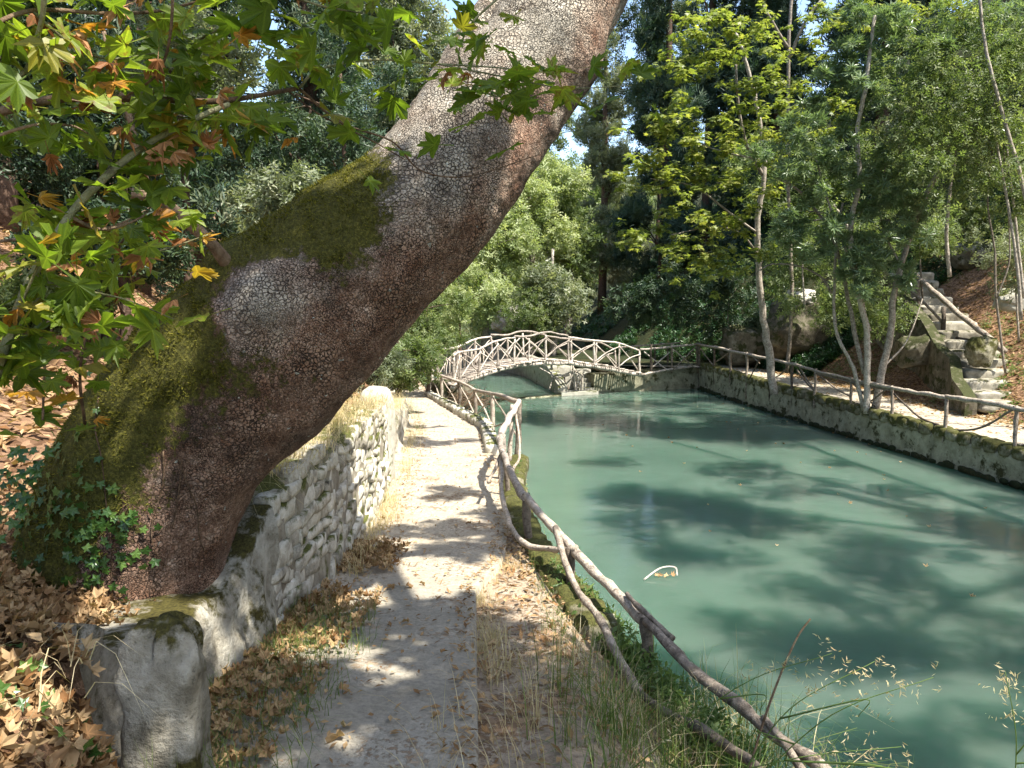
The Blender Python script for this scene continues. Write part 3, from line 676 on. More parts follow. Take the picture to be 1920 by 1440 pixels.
for k in range(118):
    t = (k + .5) / 118; a = along(NP_, t) - perp * random.uniform(.02, .20) + np.array([0, 0, random.uniform(-.03, .01)]); b = along(FP_, t) + perp * .1
    stick(br, 'deck_log', [a, (a + b) / 2, b], random.uniform(.03, .042), .04, M['wood_pale' if k % 4 else 'wood'], 6, 1, sub=False)
up = np.array([0, 0, 1.0])
for side, (pth, sgn) in enumerate(((NP_, -1), (FP_, 1))):
    ts = np.linspace(.02, .985, 11); tops = []
    for k, t in enumerate(ts):
        b = along(pth, t) + perp * sgn * .04; h = .86 + .06 * math.sin(k * 2.3)
        tp = b + up * h + dirn * random.uniform(-.05, .05); tops.append(tp)
        stick(br, 'post', [b - up * .16, (b + tp) / 2, tp], .05, .042, M['wood_pale'])
    for k in range(10):
        b0 = along(pth, ts[k]) + up * .08; b1 = along(pth, ts[k + 1]) + up * .08
        o_ = perp * sgn * .06
        stick(br, 'brace', [b0 + o_, (b0 + tops[k + 1]) / 2 + o_ + up * .03, tops[k + 1] + o_ - up * .08], .028, .026, M['wood_pale'], 6, 4)
        stick(br, 'brace', [b1 - o_ * .2, (b1 + tops[k]) / 2, tops[k] - up * .08], .028, .026, M['wood_pale'], 6, 4)
    T_ = [q + up * .03 for q in tops]
    stick(br, 'hand_rail', T_[:5], .048, .04, M['wood_pale']); stick(br, 'hand_rail', [q + up * .05 for q in T_[4:8]], .046, .04, M['wood_pale']); stick(br, 'hand_rail', T_[7:], .045, .04, M['wood_pale'])
# approach rails right of the arch
af = empty('rustic_fence', (6.2, 30.4, .8)); tag(af, 'branch fence on the abutment joining the bridge to the right bank fence', 'fence')
A = np.array(P(1200, 655, 29.9)); B = np.array(P(1307, 645, 31)); stick(af, 'top_rail', [A, np.array(P(1255, 651, 30.4)), B], .045, .045, M['wood_pale'])
A2 = A + perp * 1.1 + up * .02; B2 = np.array(P(1275, 643, 32)); stick(af, 'top_rail', [A2, (A2 + B2) / 2, B2], .04, .04, M['wood'])
for x, D in ((1221, 30.05), (1259, 30.5), (1307, 31.0)):
    stick(af, 'post', [P(x, 645, D), P(x, 670, D), P(x, 700, D)], .05, .05, M['wood_dark'])
for x, D in ((1198, 31.2), (1228, 31.6), (1252, 31.9)):
    stick(af, 'post', [P(x, 648, D), P(x, 690, D)], .04, .04, M['wood_dark'])
for q in [(1208, 660, 1255, 697), (1222, 690, 1256, 660), (1262, 693, 1305, 650), (1262, 655, 1303, 690)]:
    stick(af, 'brace', [P(q[0], q[1], 30.2), P(q[2], q[3], 30.7)], .028, .028, M['wood_pale' if q[0] < 1230 else 'wood'])
stick(af, 'bottom_rail', [P(1200, 703, 29.8), P(1250, 694, 30.35), P(1300, 687, 30.85)], .05, .05, M['wood_pale'])
# stick hurdle by the steps
sf = empty('rustic_fence', P(1080, 738, 29)); tag(sf, 'short leaning fence of pale sticks beside the steps under the bridge', 'fence')
for a, b in [((1072, 665), (1080, 735)), ((1076, 690), (1092, 738)), ((1085, 700), (1078, 742)), ((1093, 700), (1088, 738)), ((1070, 690), (1094, 705)), ((1068, 700), (1084, 742)), ((1074, 664), (1069, 700)), ((1090, 710), (1075, 738))]:
    stick(sf, 'stick', [P(a[0], a[1], 29.3), P(b[0], b[1], 29.1)], .035, .03, M['wood_pale'])
sf2 = empty('rustic_fence', P(1035, 738, 29)); tag(sf2, 'broken hurdle of thin sticks on the channel wall seen through the arch', 'fence')
for a, b in [((1012, 690), (1050, 712)), ((1034, 702), (1046, 735)), ((1038, 705), (1030, 730)), ((1044, 710), (1040, 735)), ((1050, 712), (1047, 740)), ((1058, 705), (1062, 738)), ((1040, 716), (1062, 722)), ((1065, 722), (1066, 742))]:
    stick(sf2, 'stick', [P(a[0], a[1], 30.0), P(b[0], b[1], 29.2)], .03, .025, M['wood_pale' if a[0] < 1055 else 'wood_dark'])
# wattle of thin dead sticks behind the left end of the bridge
wf = empty('wattle_fence', P(850, 690, 29)); tag(wf, 'ragged screen of thin dead sticks behind the left end of the bridge', 'fence')
for k in range(34):
    x = 832 + k * 2.3 + random.uniform(-2, 2); D = 28.5 + random.uniform(-.4, .4); t = 655 + abs(k - 26) * .9 + random.uniform(-8, 8)
    stick(wf, 'stick', [P(x + random.uniform(-5, 5), t, D), P(x, 712, D)], .022, .02, M['wood_pale' if k % 2 else 'wood'], 5, 3)
# brushwood heap
bh = empty('brushwood_heap', P(868, 760, 24.6)); tag(bh, 'heap of reddish dead brushwood caught below the left end of the bridge', 'brushwood')
mb = MB(); c0 = np.array(P(868, 748, 24.6))
for k in range(150):
    d = rng.normal(size=3) * (.42, .28, .16); e = rng.normal(size=3) * (.3, .2, .12)
    add_tube(mb, smooth_path([c0 + d - e, c0 + d + rng.normal(size=3) * .06, c0 + d + e], 3), [.012, .009], 4, 0, k)
bo = mb.obj('twig_mass', M['branch_brown'], bh); bo['kind'] = 'stuff'
# ------------------------------------------------------------------ stone stairs up the right slope
ss = empty('stone_stairs', P(1880, 760, 18.5)); tag(ss, 'rough stone stairs climbing the leafy slope on the right', 'stairs')
stp = [make_mesh('stair_step', *chisel(*rough_block(70 + k, 6, .12, 10.0), k, 16, .38, .5), M['concrete'], True) for k in range(5)]
for m_ in stp: m_.materials[0] = M['stair']
# (xl, xr, y_front_top, D)
SL = [(1845, 1990, 752, 19.0), (1835, 1975, 735, 19.4), (1818, 1935, 713, 19.9), (1815, 1915, 693, 20.4), (1812, 1895, 675, 20.9), (1790, 1875, 657, 21.4), (1778, 1860, 638, 21.9), (1768, 1845, 620, 22.4), (1758, 1830, 603, 22.9), (1745, 1815, 588, 23.4), (1730, 1798, 573, 23.9), (1718, 1785, 557, 24.4), (1705, 1770, 541, 24.9), (1690, 1758, 526, 25.4), (1675, 1750, 511, 25.9)]
for k, (a, b, yt, D) in enumerate(SL):
    pa, pb = P(a, yt, D), P(b, yt, D); w = pb.x - pa.x
    put_stone(ss, 'step', stp[k % 5], ((pa.x + pb.x) / 2, D + .25, pa.z - .16), (w * 1.02, .72, .34), random.uniform(-.06, .06) - .08)
cw = []
pts = [(P(a - 12, yt, D).x, P(a - 12, yt, D).y, P(a - 12, yt, D).z) for a, b, yt, D in SL]
# side wall of the stair (thing)
mb = MB()
for i in range(len(pts) - 1):
    x0, y0, z0 = pts[i]; x1, y1, z1 = pts[i + 1]
    V = [(x0 - .3, y0, z0 + .05), (x0, y0, z0 + .05), (x0, y0, z0 - 2.2), (x0 - .34, y0, z0 - 2.2), (x1 - .3, y1, z1 + .05), (x1, y1, z1 + .05), (x1, y1, z1 - 2.2), (x1 - .34, y1, z1 - 2.2)]
    V = np.array(V)
    Q = [(0, 1, 5, 4), (0, 4, 7, 3), (1, 2, 6, 5)] + ([(0, 3, 2, 1)] if i == 0 else []) + ([(4, 5, 6, 7)] if i == len(pts) - 2 else [])
    mb.add(V, Q)
sw = mb.obj('stair_side_wall', M['rock'], None, False); tag(sw, 'dark mossy wall holding up the left side of the stone stairs', 'wall')
hr_ = empty('stair_handrail', P(1870, 655, 21)); tag(hr_, 'pale log handrail with posts slanting down beside the stone stairs', 'handrail')
stick(hr_, 'hand_rail', PP([(1705, 505, 24.5), (1750, 545, 23.5), (1800, 590, 22.4), (1845, 625, 21.4), (1885, 660, 20.6)]), .07, .085, M['wood'])
for x, t, b, D in ((1722, 525, 650, 24.0), (1769, 575, 700, 22.8), (1851, 640, 720, 21.0)): stick(hr_, 'post', PP([(x, t, D), (x - 1, b, D)]), .06, .06, M['wood_dark'])
stick(hr_, 'lower_rail', PP([(1690, 530, 24.6), (1735, 570, 23.6), (1768, 605, 22.8)]), .04, .04, M['wood_dark'])
stick(hr_, 'lower_rail', PP([(1772, 630, 22.7), (1810, 636, 22.0), (1850, 642, 21.1)]), .04, .04, M['wood_dark'])
# rocks
def rock(c, dims, label, seed, mat='rock', power=3.4, rough=.55, n=12):
    V, Q = rough_block(seed, 16, rough, power); V, Q = chisel(V, Q, seed, 26, .26, .46, .97); V = V * np.array(dims); V += .03 * min(dims) * fbm(V * 3 + 5, 4, seed)[:, None]
    mb = MB(); mb.add(V, Q); o = link('boulder', mb.mesh('boulder', M[mat])); o.location = c; return tag(o, label, 'rock')
rock(P(1408, 650, 30.5), (2.3, 1.6, 1.7), 'broad rounded mossy rock at the foot of the ivy slope right of the bridge', 81)
rock(P(1500, 615, 29.0), (2.4, 1.8, 2.3), 'tall dark rock ledge above the right path left of the oleander stems', 82)
rock(P(1503, 560, 28.6), (1.0, .9, .7), 'small pale stepped rock on top of the dark ledge', 83, 'concrete', 4)
rock(P(1822, 478, 27.0), (1.4, 1.2, 1.1), 'pale grey boulder at the top of the slope right of the stairs', 84, 'rock', 3)
rock(P(1900, 565, 21.5), (.9, .7, .6), 'pale stone lying among the leaves right of the stairs', 85, 'concrete', 3)
rock(P(1725, 660, 22.5), (1.6, 1.2, 1.0), 'mossy rock against the stair wall above the right path', 86)
rock(P(960, 600, 52), (2.6, 1.6, 1.8), 'pale sunlit rock face among the far trees beyond the bridge', 87, 'concrete', 3)
rock(P(1840, 655, 20.4), (.7, .6, .8), 'moss covered boulder at the left of the lowest stairs', 88, 'mossy_stone', 3)
# ------------------------------------------------------------------ the leaning plane tree
ax = [(180, 1330, 3.95, 245), (225, 1140, 3.95, 205), (262, 975, 3.93, 186), (328, 834, 3.9, 178), (407, 740, 3.9, 178), (497, 656, 3.92, 178), (595, 560, 3.95, 170), (696, 472, 4.0, 150), (778, 402, 4.05, 136), (842, 330, 4.1, 126), (895, 257, 4.15, 118), (945, 188, 4.2, 112), (998, 118, 4.25, 97), (1040, 35, 4.3, 92), (1080, -70, 4.4, 90), (1110, -200, 4.5, 92), (1160, -380, 4.7, 80)]
axp = smooth_path([tuple(P(x, y, D)) for x, y, D, r in ax], 26)
axr = np.interp(np.linspace(0, len(ax) - 1, len(axp)), np.arange(len(ax)), [r / F * D * 1.0 for x, y, D, r in ax])
nS = 220; V, Q, T = tube(axp, axr, nS, 0, 0, False); n = len(axp)
Vr = V.reshape(n, nS, 3); C = np.repeat(axp[:, None], nS, 1); N = (Vr - C); N /= np.linalg.norm(N, axis=2)[..., None]
disp = .045 * fbm(V * 1.7, 3, 1) + .018 * fbm(V * 6, 4, 2) + .006 * np.abs(fbm(V * 22, 3, 3))
def bump_at(px, py, D, rad, amp):
    c = np.array(P(px, py, D)); d2 = ((V - c) ** 2).sum(1); return amp * np.exp(-d2 / rad ** 2)
disp = disp + bump_at(478, 560, 3.45, .15, .085) + bump_at(425, 492, 3.7, .12, .07) + bump_at(905, 150, 4.0, .2, .05) + bump_at(1075, 110, 4.15, .2, .05) + bump_at(1000, 215, 3.95, .1, -.03) + bump_at(860, 160, 4.1, .12, .05)
V = V + N.reshape(-1, 3) * disp[:, None]
tt = np.repeat(np.linspace(0, len(ax) - 1, n)[:, None], nS, 1).ravel()
nzv = N.reshape(-1, 3)
upl = nzv[:, 2] * .75 - nzv[:, 0] * .65          # upper left side
moss = np.interp(upl, [-.75, -.25, .2, .8], [0, .42, .8, 1.0]) * np.interp(tt, [0, 1, 2, 7.3, 8.2, 9.5], [.1, .7, 1, 1, .45, .0])
moss = moss - bump_at(478, 560, 3.45, .17, 1.2) - bump_at(560, 520, 3.5, .14, .4) * .6 + .45 * fbm(V * 2.2, 4, 9)
pale = np.interp(tt, [0, 4, 6, 7.5, 9, 16], [.08, .12, .3, .5, .8, .9]) + .35 * fbm(V * 1.9, 4, 12) + bump_at(478, 560, 3.45, .16, .8) - np.interp(nzv[:, 0] * .7 - nzv[:, 2] * .7, [.1, .7], [0, .5])  # lower right underside made browner, its shade put into the mask
me = make_mesh('leaning_plane_tree', V, Q, M['bark'], True, {'moss': moss, 'pale': pale})
pt = link('leaning_plane_tree', me); tag(pt, 'huge leaning plane tree trunk with cracked bark and green moss on its upper side', 'tree')
def limb(parent, pts, r, mat='bark', name='limb', sides=14, wob=.12, n=8):
    sd[0] += 1; mb = MB(); add_tube(mb, smooth_path(pts, n), r, sides, wob, sd[0]); o = mb.obj(name, M[mat], parent)
    if mat == 'bark':
        k = len(o.data.vertices)
        for nm, v in (('moss', .0), ('pale', .75)):
            a = o.data.attributes.new(nm, 'FLOAT', 'POINT'); a.data.foreach_set('value', np.full(k, v, np.float32))
    return o
limb(pt, PP([(900, 230, 4.1), (858, 175, 4.05), (850, 125, 4.1), (880, 70, 4.25), (922, 10, 4.45), (965, -60, 4.7), (1010, -180, 5.0), (1030, -320, 5.3)]), [.11, .09, .075, .075, .07, .06, .05])
limb(pt, PP([(1060, 90, 4.35), (1110, 30, 4.4), (1150, -30, 4.45), (1230, -160, 4.5), (1360, -420, 4.4)]), [.20, .145, .12, .11, .09, .07])
limb(pt, PP([(430, 500, 3.62), (395, 455, 3.5), (340, 405, 3.4), (300, 375, 3.35), (246, 362, 3.3)]), [.035, .027, .024, .020, .022], 'branch_brown', 'dead_branch', 9, .2)
limb(pt, PP([(285, 370, 3.35), (262, 300, 3.3), (240, 210, 3.25), (205, 100, 3.2), (195, 60, 3.2)]), [.014, .012, .011, .008], 'branch_brown', 'dead_branch', 7, .2)
# fuzz of moss standing on the bark
rg = np.random.default_rng(8); vm = np.clip((moss + .35 * fbm(V * 9, 4, 3) - .42) * 4, 0, 1); vm[-2:] = 0
qc = np.asarray(Q); wq = vm[qc].mean(1) * (C.reshape(-1, 3)[qc[:, 0]][:, 1] > 0); wq /= wq.sum()
fi = rg.choice(len(qc), 60000, p=wq); bu, bv = rg.random((2, 60000, 1)); c4 = V[qc[fi]]
pos = (c4[:, 0] * (1 - bu) + c4[:, 1] * bu) * (1 - bv) + (c4[:, 3] * (1 - bu) + c4[:, 2] * bu) * bv
nn = N.reshape(-1, 3)[qc[fi, 0]]; d_ = nn + rg.normal(size=nn.shape) * .7; d_ /= np.linalg.norm(d_, axis=1)[:, None]
MR = rots(np.cross(d_, rg.normal(size=d_.shape)), np.zeros(len(d_))); X_ = np.cross(d_, MR[:, :, 2]); MR = np.stack([X_, d_, MR[:, :, 2]], 2)
tv = np.array([(-.16, 0, 0), (.16, 0, 0), (0, 1, .1)]); Vm, Fm, tm_ = scatter(tv, np.array([(0, 1, 2)]), pos, MR, .017 * rg.uniform(.5, 1.5, len(pos)) * (.7 + .8 * np.clip(fbm(pos * 14, 2, 4), -.4, 1)), rg.random(len(pos)))
mo = link('moss', make_mesh('moss', Vm, Fm, M['moss'], False, {'tint': tm_}), pt); mo['kind'] = 'stuff'
# ---- leaf templates
def lobed(teeth=True):
    h = [(0, 1.0), (8, .76), (12, .80), (24, .46), (33, .74), (38, .70), (47, .95), (56, .70), (62, .70), (73, .42), (84, .56), (98, .72), (112, .50), (140, .30), (180, .14)]
    a = [(x, r) for x, r in h] + [(-x, r) for x, r in h[1:-1]][::-1]
    P2 = np.array([(math.sin(R(x)) * r, math.cos(R(x)) * r, 0) for x, r in a]); return P2
def leaf_template(kind, seed):
    o = lobed(); rg = np.random.default_rng(seed); o = o * (1 + .10 * rg.normal(size=(len(o), 1)))
    r = np.linalg.norm(o, axis=1)
    if kind == 'curl': o = o / r[:, None] * (.78 * r + .16)[:, None] * np.array([[rg.uniform(.6, 1), 1.1, 1]]); r = np.linalg.norm(o, axis=1)
    if kind == 'fresh': o[:, 2] = -.22 * r ** 2 + .08 * rg.normal(size=len(o)) * r + .10 * np.abs(o[:, 0])
    elif kind == 'wilt': o[:, 2] = -.7 * r ** 2 + .15 * rg.normal(size=len(o)) * r; o[:, 0] *= .6
    else:
        k = rg.uniform(1.8, 3.6); x = o[:, 0].copy(); o[:, 0] = np.sin(x * k) / k; o[:, 2] = (1 - np.cos(x * k)) / k * 1.0 + .45 * o[:, 1] ** 2 * rg.choice([-1, 1]) + .08 * rg.normal(size=len(o)) * r
    c = np.array([[0, 0, 0.0]]); n = len(o)
    if kind == 'curl': pass
    V = np.vstack([o, c]); T = [(i, (i + 1) % n, n) for i in range(n)]
    m = len(V); V = np.vstack([V, [(-.02, -.08, 0), (.02, -.08, 0), (.015, -.9, .12 + .1 * rg.normal()), (-.015, -.9, .12)]])
    T += [(m, m + 1, m + 2), (m, m + 2, m + 3)]
    return V, np.array(T)
LM = {}
for kind, mats in (('fresh', ('lf_plane', 'lf_yellow')), ('wilt', ('lf_brown', 'lf_yellow')), ('curl', ('lf_dry',))):
    for mt in mats: LM[kind, mt] = [make_mesh('leaf', *leaf_template(kind, s * 7 + len(mt)), M[mt], kind == 'curl') for s in range(5)]
IVT = np.array([(0, 1, 0), (.25, .45, .05), (.75, .42, -.05), (.5, -.02, .05), (.62, -.5, -.05), (.15, -.38, .03), (0, -.3, 0), (-.15, -.38, .03), (-.62, -.5, -.05), (-.5, -.02, .05), (-.75, .42, -.05), (-.25, .45, .05), (0, 0, .02)])
IVF = np.array([(i, (i + 1) % 12, 12) for i in range(12)])
ivm = make_mesh('ivy_leaf', IVT, IVF, M['lf_ivy'], False)
def put_leaf(parent, mesh, pos, nrm, spin, sc, name='leaf'):
    o = bpy.data.objects.new(name, mesh); COL.objects.link(o); o.parent = parent
    m = rots(np.array([nrm], float), np.array([spin]))[0]
    q = Matrix(m.tolist()).to_quaternion(); o.rotation_mode = 'QUATERNION'; o.rotation_quaternion = q
    pl = world_loc(parent); o.location = (pos[0] - pl[0], pos[1] - pl[1], pos[2] - pl[2]); o.scale = (sc, sc, sc); return o
# ---- overhanging branches near the camera
def branch(label, twigs, nleaf, seed, sz=(.05, .09), green=.66, mat='branch_green', gap=.06):
    rg = np.random.default_rng(seed); root = empty('plane_branch', P(*twigs[0][0][0])); tag(root, label, 'branch', None)
    paths = []
    for pts, r0, r1, w, *mm in twigs:
        p = smooth_path([tuple(P(*q)) for q in pts], 7)
        sd[0] += 1; mb = MB(); add_tube(mb, p, [r0, (r0 + r1) / 2, r1], 7, .15, sd[0]); mb.obj('twig', M[mm[0] if mm else mat], root)
        paths.append((p, w * np.linalg.norm(np.diff(p, axis=0), axis=1).sum()))
    tot = sum(w for p, w in paths)
    for p, w in paths:
        for k in range(int(round(nleaf * w / tot))):
            i = rg.uniform(.05, 1) * (len(p) - 1); j = min(int(i), len(p) - 2); q = p[j] + (p[j + 1] - p[j]) * (i - j)
            q = q + rg.normal(size=3) * (gap, gap, gap) + np.array((0, 0, -.02)); u = rg.random()
            kk, mt = (('fresh', 'lf_plane') if u < green else ('fresh', 'lf_yellow') if u < green + (1 - green) * .35 else ('wilt', 'lf_yellow') if u < green + (1 - green) * .5 else ('wilt', 'lf_brown'))
            nr = np.array((0, -.15, .75)) + rg.normal(size=3) * (.5, .5, .45)
            s = rg.uniform(*sz) * (1 if kk == 'fresh' else .8)
            put_leaf(root, LM[kk, mt][rg.integers(5)], q, nr, rg.uniform(0, 6.28), s)
    return root
branch('long leafy plane branch reaching in from the left edge towards the leaning trunk', [
    ([(-60, 225, 2.2), (60, 195, 2.2), (130, 184, 2.2), (280, 186, 2.25), (400, 190, 2.3), (480, 180, 2.35), (560, 165, 2.4)], .014, .006, 1.2, 'branch_brown'),
    ([(560, 165, 2.4), (600, 130, 2.45), (700, 112, 2.5), (820, 120, 2.6), (960, 130, 2.7), (1010, 150, 2.75)], .005, .002, 1.4),
    ([(820, 120, 2.6), (950, 145, 2.6), (1060, 165, 2.65), (1185, 160, 2.7)], .003, .0015, 1.6),
    ([(560, 165, 2.4), (640, 230, 2.45), (735, 265, 2.5), (790, 320, 2.6), (880, 330, 2.6), (1010, 290, 2.7)], .004, .0015, .12, 'branch_brown'),
    ([(540, 170, 2.4), (600, 215, 2.4), (700, 265, 2.45), (760, 300, 2.5)], .003, .0015, .3, 'branch_brown'),
    ([(280, 186, 2.25), (320, 120, 2.2), (400, 60, 2.1), (520, 20, 2.1)], .004, .002, 1.6)], 135, 1, green=.9)
branch('green plane branch rising from the lower left corner of the leaves to the upper middle', [
    ([(-30, 780, 1.9), (20, 620, 1.9), (60, 520, 1.92), (130, 405, 1.95), (200, 330, 2.0), (270, 275, 2.05), (360, 225, 2.1), (430, 195, 2.15)], .013, .007, 1.3),
    ([(60, 520, 1.92), (130, 540, 1.9), (230, 560, 1.95), (330, 600, 2.0)], .004, .0015, 1.3),
    ([(130, 405, 1.95), (190, 430, 2.0), (260, 410, 2.05), (285, 385, 2.1)], .005, .002, 1.0, 'branch_brown'),
    ([(200, 330, 2.0), (230, 250, 2.05), (290, 220, 2.1), (390, 280, 2.15)], .004, .0015, 1.1),
    ([(10, 640, 1.9), (80, 480, 1.85), (110, 440, 1.85)], .004, .002, .8)], 112, 2, green=.74)
branch('sagging twigs with yellowing leaves hanging from the top left corner', [
    ([(85, -60, 1.7), (80, 30, 1.75), (60, 100, 1.8), (40, 140, 1.8), (-30, 165, 1.8)], .006, .004, 1.0),
    ([(325, -50, 1.9), (320, 60, 1.95), (300, 130, 2.0), (255, 170, 2.05), (190, 195, 2.1), (100, 180, 2.1)], .004, .002, .8, 'branch_brown'),
    ([(-40, 60, 1.7), (60, 20, 1.8), (200, 25, 1.9), (300, 20, 2.0), (420, -10, 2.0)], .006, .003, 2.0, 'branch_brown'),
    ([(-50, 270, 1.8), (60, 235, 1.85), (130, 235, 1.9), (165, 250, 1.95)], .004, .002, .6, 'branch_brown'),
    ([(60, 20, 1.8), (130, 80, 1.85), (200, 110, 1.95), (290, 100, 2.0)], .004, .002, 1.5)], 80, 3, sz=(.05, .085), green=.66)
branch('bright green plane leaves dangling into the top edge above the trunk', [
    ([(420, -90, 2.0), (520, -20, 2.0), (600, 10, 2.0), (680, 25, 2.05)], .004, .002, 1.4),
    ([(680, -80, 2.3), (650, 0, 2.3), (690, 60, 2.35), (720, 100, 2.4)], .004, .002, 1.2),
    ([(1000, -60, 3.0), (930, 0, 3.0), (880, 50, 3.0), (860, 110, 3.05), (900, 140, 3.05)], .005, .002, .9)], 50, 4, green=.92)
branch('low twigs with orange and green leaves beside the mossy trunk base', [
    ([(-20, 455, 2.6), (100, 440, 2.6), (210, 425, 2.65), (290, 385, 2.7)], .006, .003, 1.0, 'branch_brown'),
    ([(-30, 700, 2.4), (40, 640, 2.4), (100, 600, 2.4), (160, 590, 2.45)], .006, .003, .9, 'branch_brown'),
    ([(160, 800, 2.9), (150, 700, 2.8), (170, 600, 2.8), (215, 480, 2.8), (250, 420, 2.8)], .006, .003, .8, 'branch_brown'),
    ([(80, 790, 2.7), (85, 680, 2.7), (110, 560, 2.7)], .005, .003, .4, 'branch_brown'),
    ([(215, 480, 2.8), (300, 470, 2.85), (390, 440, 2.9)], .004, .002, 1.2)], 90, 5, green=.7)
# ---- ivy on the foot of the trunk
iv2 = empty('ivy', P(90, 1260, 2.0)); tag(iv2, 'ivy leaves creeping through the dry leaves beside the stone pier', 'ivy')
rg = np.random.default_rng(15)
for k in range(60):
    y = rg.uniform(1.6, 2.3); x = float(hx(y)) - rg.random() * .55; z = float(left_z(np.array([x]), np.array([y]))[0]) + rg.uniform(.05, .11)
    put_leaf(iv2, ivm, (x, y, z), rg.normal(size=3) * .45 + (.2, -.4, .7), rg.uniform(0, 6.28), rg.uniform(.022, .038), 'leaf')
iv = empty('ivy', P(200, 1000, 3.3)); tag(iv, 'dark green ivy climbing the foot of the leaning plane trunk', 'ivy')
from mathutils.bvhtree import BVHTree
deps_v = [Vector(v) for v in V[::1]]; bvt = BVHTree.FromPolygons([tuple(v) for v in V], [tuple(q) for q in Q])
def on_trunk(px, py):
    d = ray(px, py).normalized(); h = bvt.ray_cast(EYE, d)
    return (h[0], h[1]) if h[0] is not None else (None, None)
rg = np.random.default_rng(5)
spots = []
for k in range(210):
    u = rg.random()
    if u < .60: x, y = rg.normal(75, 50), rg.normal(930, 75)
    elif u < .8: x, y = rg.normal(150, 25), rg.normal(1010, 60)
    else: x, y = rg.normal(220, 40), rg.normal(1040, 60)
    spots.append((x, y))
spots += [(188, 860), (192, 905), (205, 958), (186, 960), (195, 990), (212, 990), (225, 1000), (222, 1040), (283, 955), (297, 985), (270, 990), (255, 1035), (245, 1045), (290, 1050), (188, 760), (186, 770), (210, 915), (118, 755), (165, 700), (130, 715)]
for x, y in spots:
    h, nr = on_trunk(x, y)
    if h is None: p = P(x, y, 3.1); nr = Vector((0, -.8, .5))
    else: p = h + nr * .015
    if nr.dot(ray(x, y)) > 0: nr = -nr
    put_leaf(iv, ivm, p, np.array(nr) + rg.normal(size=3) * .35, rg.normal(3.1, .8), rg.uniform(.022, .040), 'leaf')
for L in ([(188, 745), (180, 800), (192, 860), (200, 940), (210, 1050), (205, 1130)], [(307, 845), (305, 910), (285, 985), (290, 1030), (310, 1060)], [(335, 855), (350, 905), (368, 950), (372, 1005), (380, 1030)], [(340, 880), (330, 950), (322, 990)], [(318, 1000), (350, 1045)]):
    pts = []
    for x, y in L:
        h, nr = on_trunk(x, y)
        if h is not None: pts.append(tuple(h + (nr if nr.dot(ray(x, y)) < 0 else -nr) * .008))
    if len(pts) > 2: stick(iv, 'stem', pts, .0035, .0022, M['branch_brown'], 5, 6, .1)
# ------------------------------------------------------------------ scatter templates
KITE = (np.array([(0, -.5, 0), (.20, 0, .05), (0, .5, -.04), (-.20, 0, .05)]), np.array([(0, 1, 2), (0, 2, 3)]))
BLADE = (np.array([(0, -.5, 0), (.09, 0, .03), (0, .5, -.05), (-.09, 0, .03)]), np.array([(0, 1, 2), (0, 2, 3)]))
def multi(T, items):
    V = []; Fs = []
    for (p, n, s, sc) in items:
        M_ = rots(np.array([n], float), np.array([s]))[0]; Fs.append(T[1] + len(V) * len(T[0])); V.append(T[0] @ M_.T * sc + np.array(p))
    return np.vstack(V), np.vstack(Fs)
_r = np.random.default_rng(3)
def kite_at(a, tilt, L, base=(0, 0, 0), T=BLADE):
    d = np.array((math.cos(a) * math.cos(tilt), math.sin(a) * math.cos(tilt), math.sin(tilt))); s = np.cross(d, (0, 0, 1.)); s /= np.linalg.norm(s) + 1e-9; n = np.cross(s, d)
    R3 = np.stack([s, d, n], 1); v = (T[0] * L) @ R3.T + np.array(base) + d * L * .5; return v
def bundle(specs, T=BLADE):
    V = [kite_at(*q, T=T) for q in specs]; return np.vstack(V), np.vstack([T[1] + 4 * i for i in range(len(V))])
WHORL = bundle([(k * 6.283 / 8 + _r.uniform(-.2, .2), _r.uniform(.1, .9), _r.uniform(.8, 1.1)) for k in range(9)])
SPRIG = bundle([(k * 2.4, .25, _r.uniform(.5, .7), (0, 0, k * .12 - .3)) for k in range(6)], KITE)
SPRAY = bundle([(_r.uniform(-.7, .7), _r.uniform(-.7, .5), _r.uniform(.6, 1.2), (_r.uniform(-.1, .3), _r.uniform(-.3, .3), _r.uniform(-.2, .2))) for k in range(8)])
TUFT = bundle([(_r.uniform(0, 6.28), _r.uniform(-.6, 1.0), _r.uniform(.5, 1.0), _r.uniform(-.2, .2, 3)) for k in range(8)])
st = np.array([(math.sin(R(a)) * r, math.cos(R(a)) * r, -.12 * r * r) for a, r in [(0, 1), (24, .5), (48, .95), (74, .45), (100, .7), (180, .14), (-100, .7), (-74, .45), (-48, .95), (-24, .5)]] + [(0, 0, .05)])
STAR = (st * .6, np.array([(i, (i + 1) % 10, 10) for i in range(10)]))
_c = STAR[0].copy() * np.array([.9, 1, 1]); _q = np.linalg.norm(_c, axis=1)[:, None] + 1e-6; _c = _c / _q * (.75 * _q + .10) * (_q > .1); _x = _c[:, 0] * 1.0; _c[:, 0] = np.sin(_x * 3.4) / 3.4; _c[:, 2] = (1 - np.cos(_x * 3.4)) / 3.4 * 1.3 + .5 * _c[:, 1] ** 2
CURL = (_c, STAR[1])
TPL = dict(curl=CURL, kite=KITE, blade=BLADE, whorl=WHORL, sprig=SPRIG, spray=SPRAY, star=STAR, tuft=TUFT)
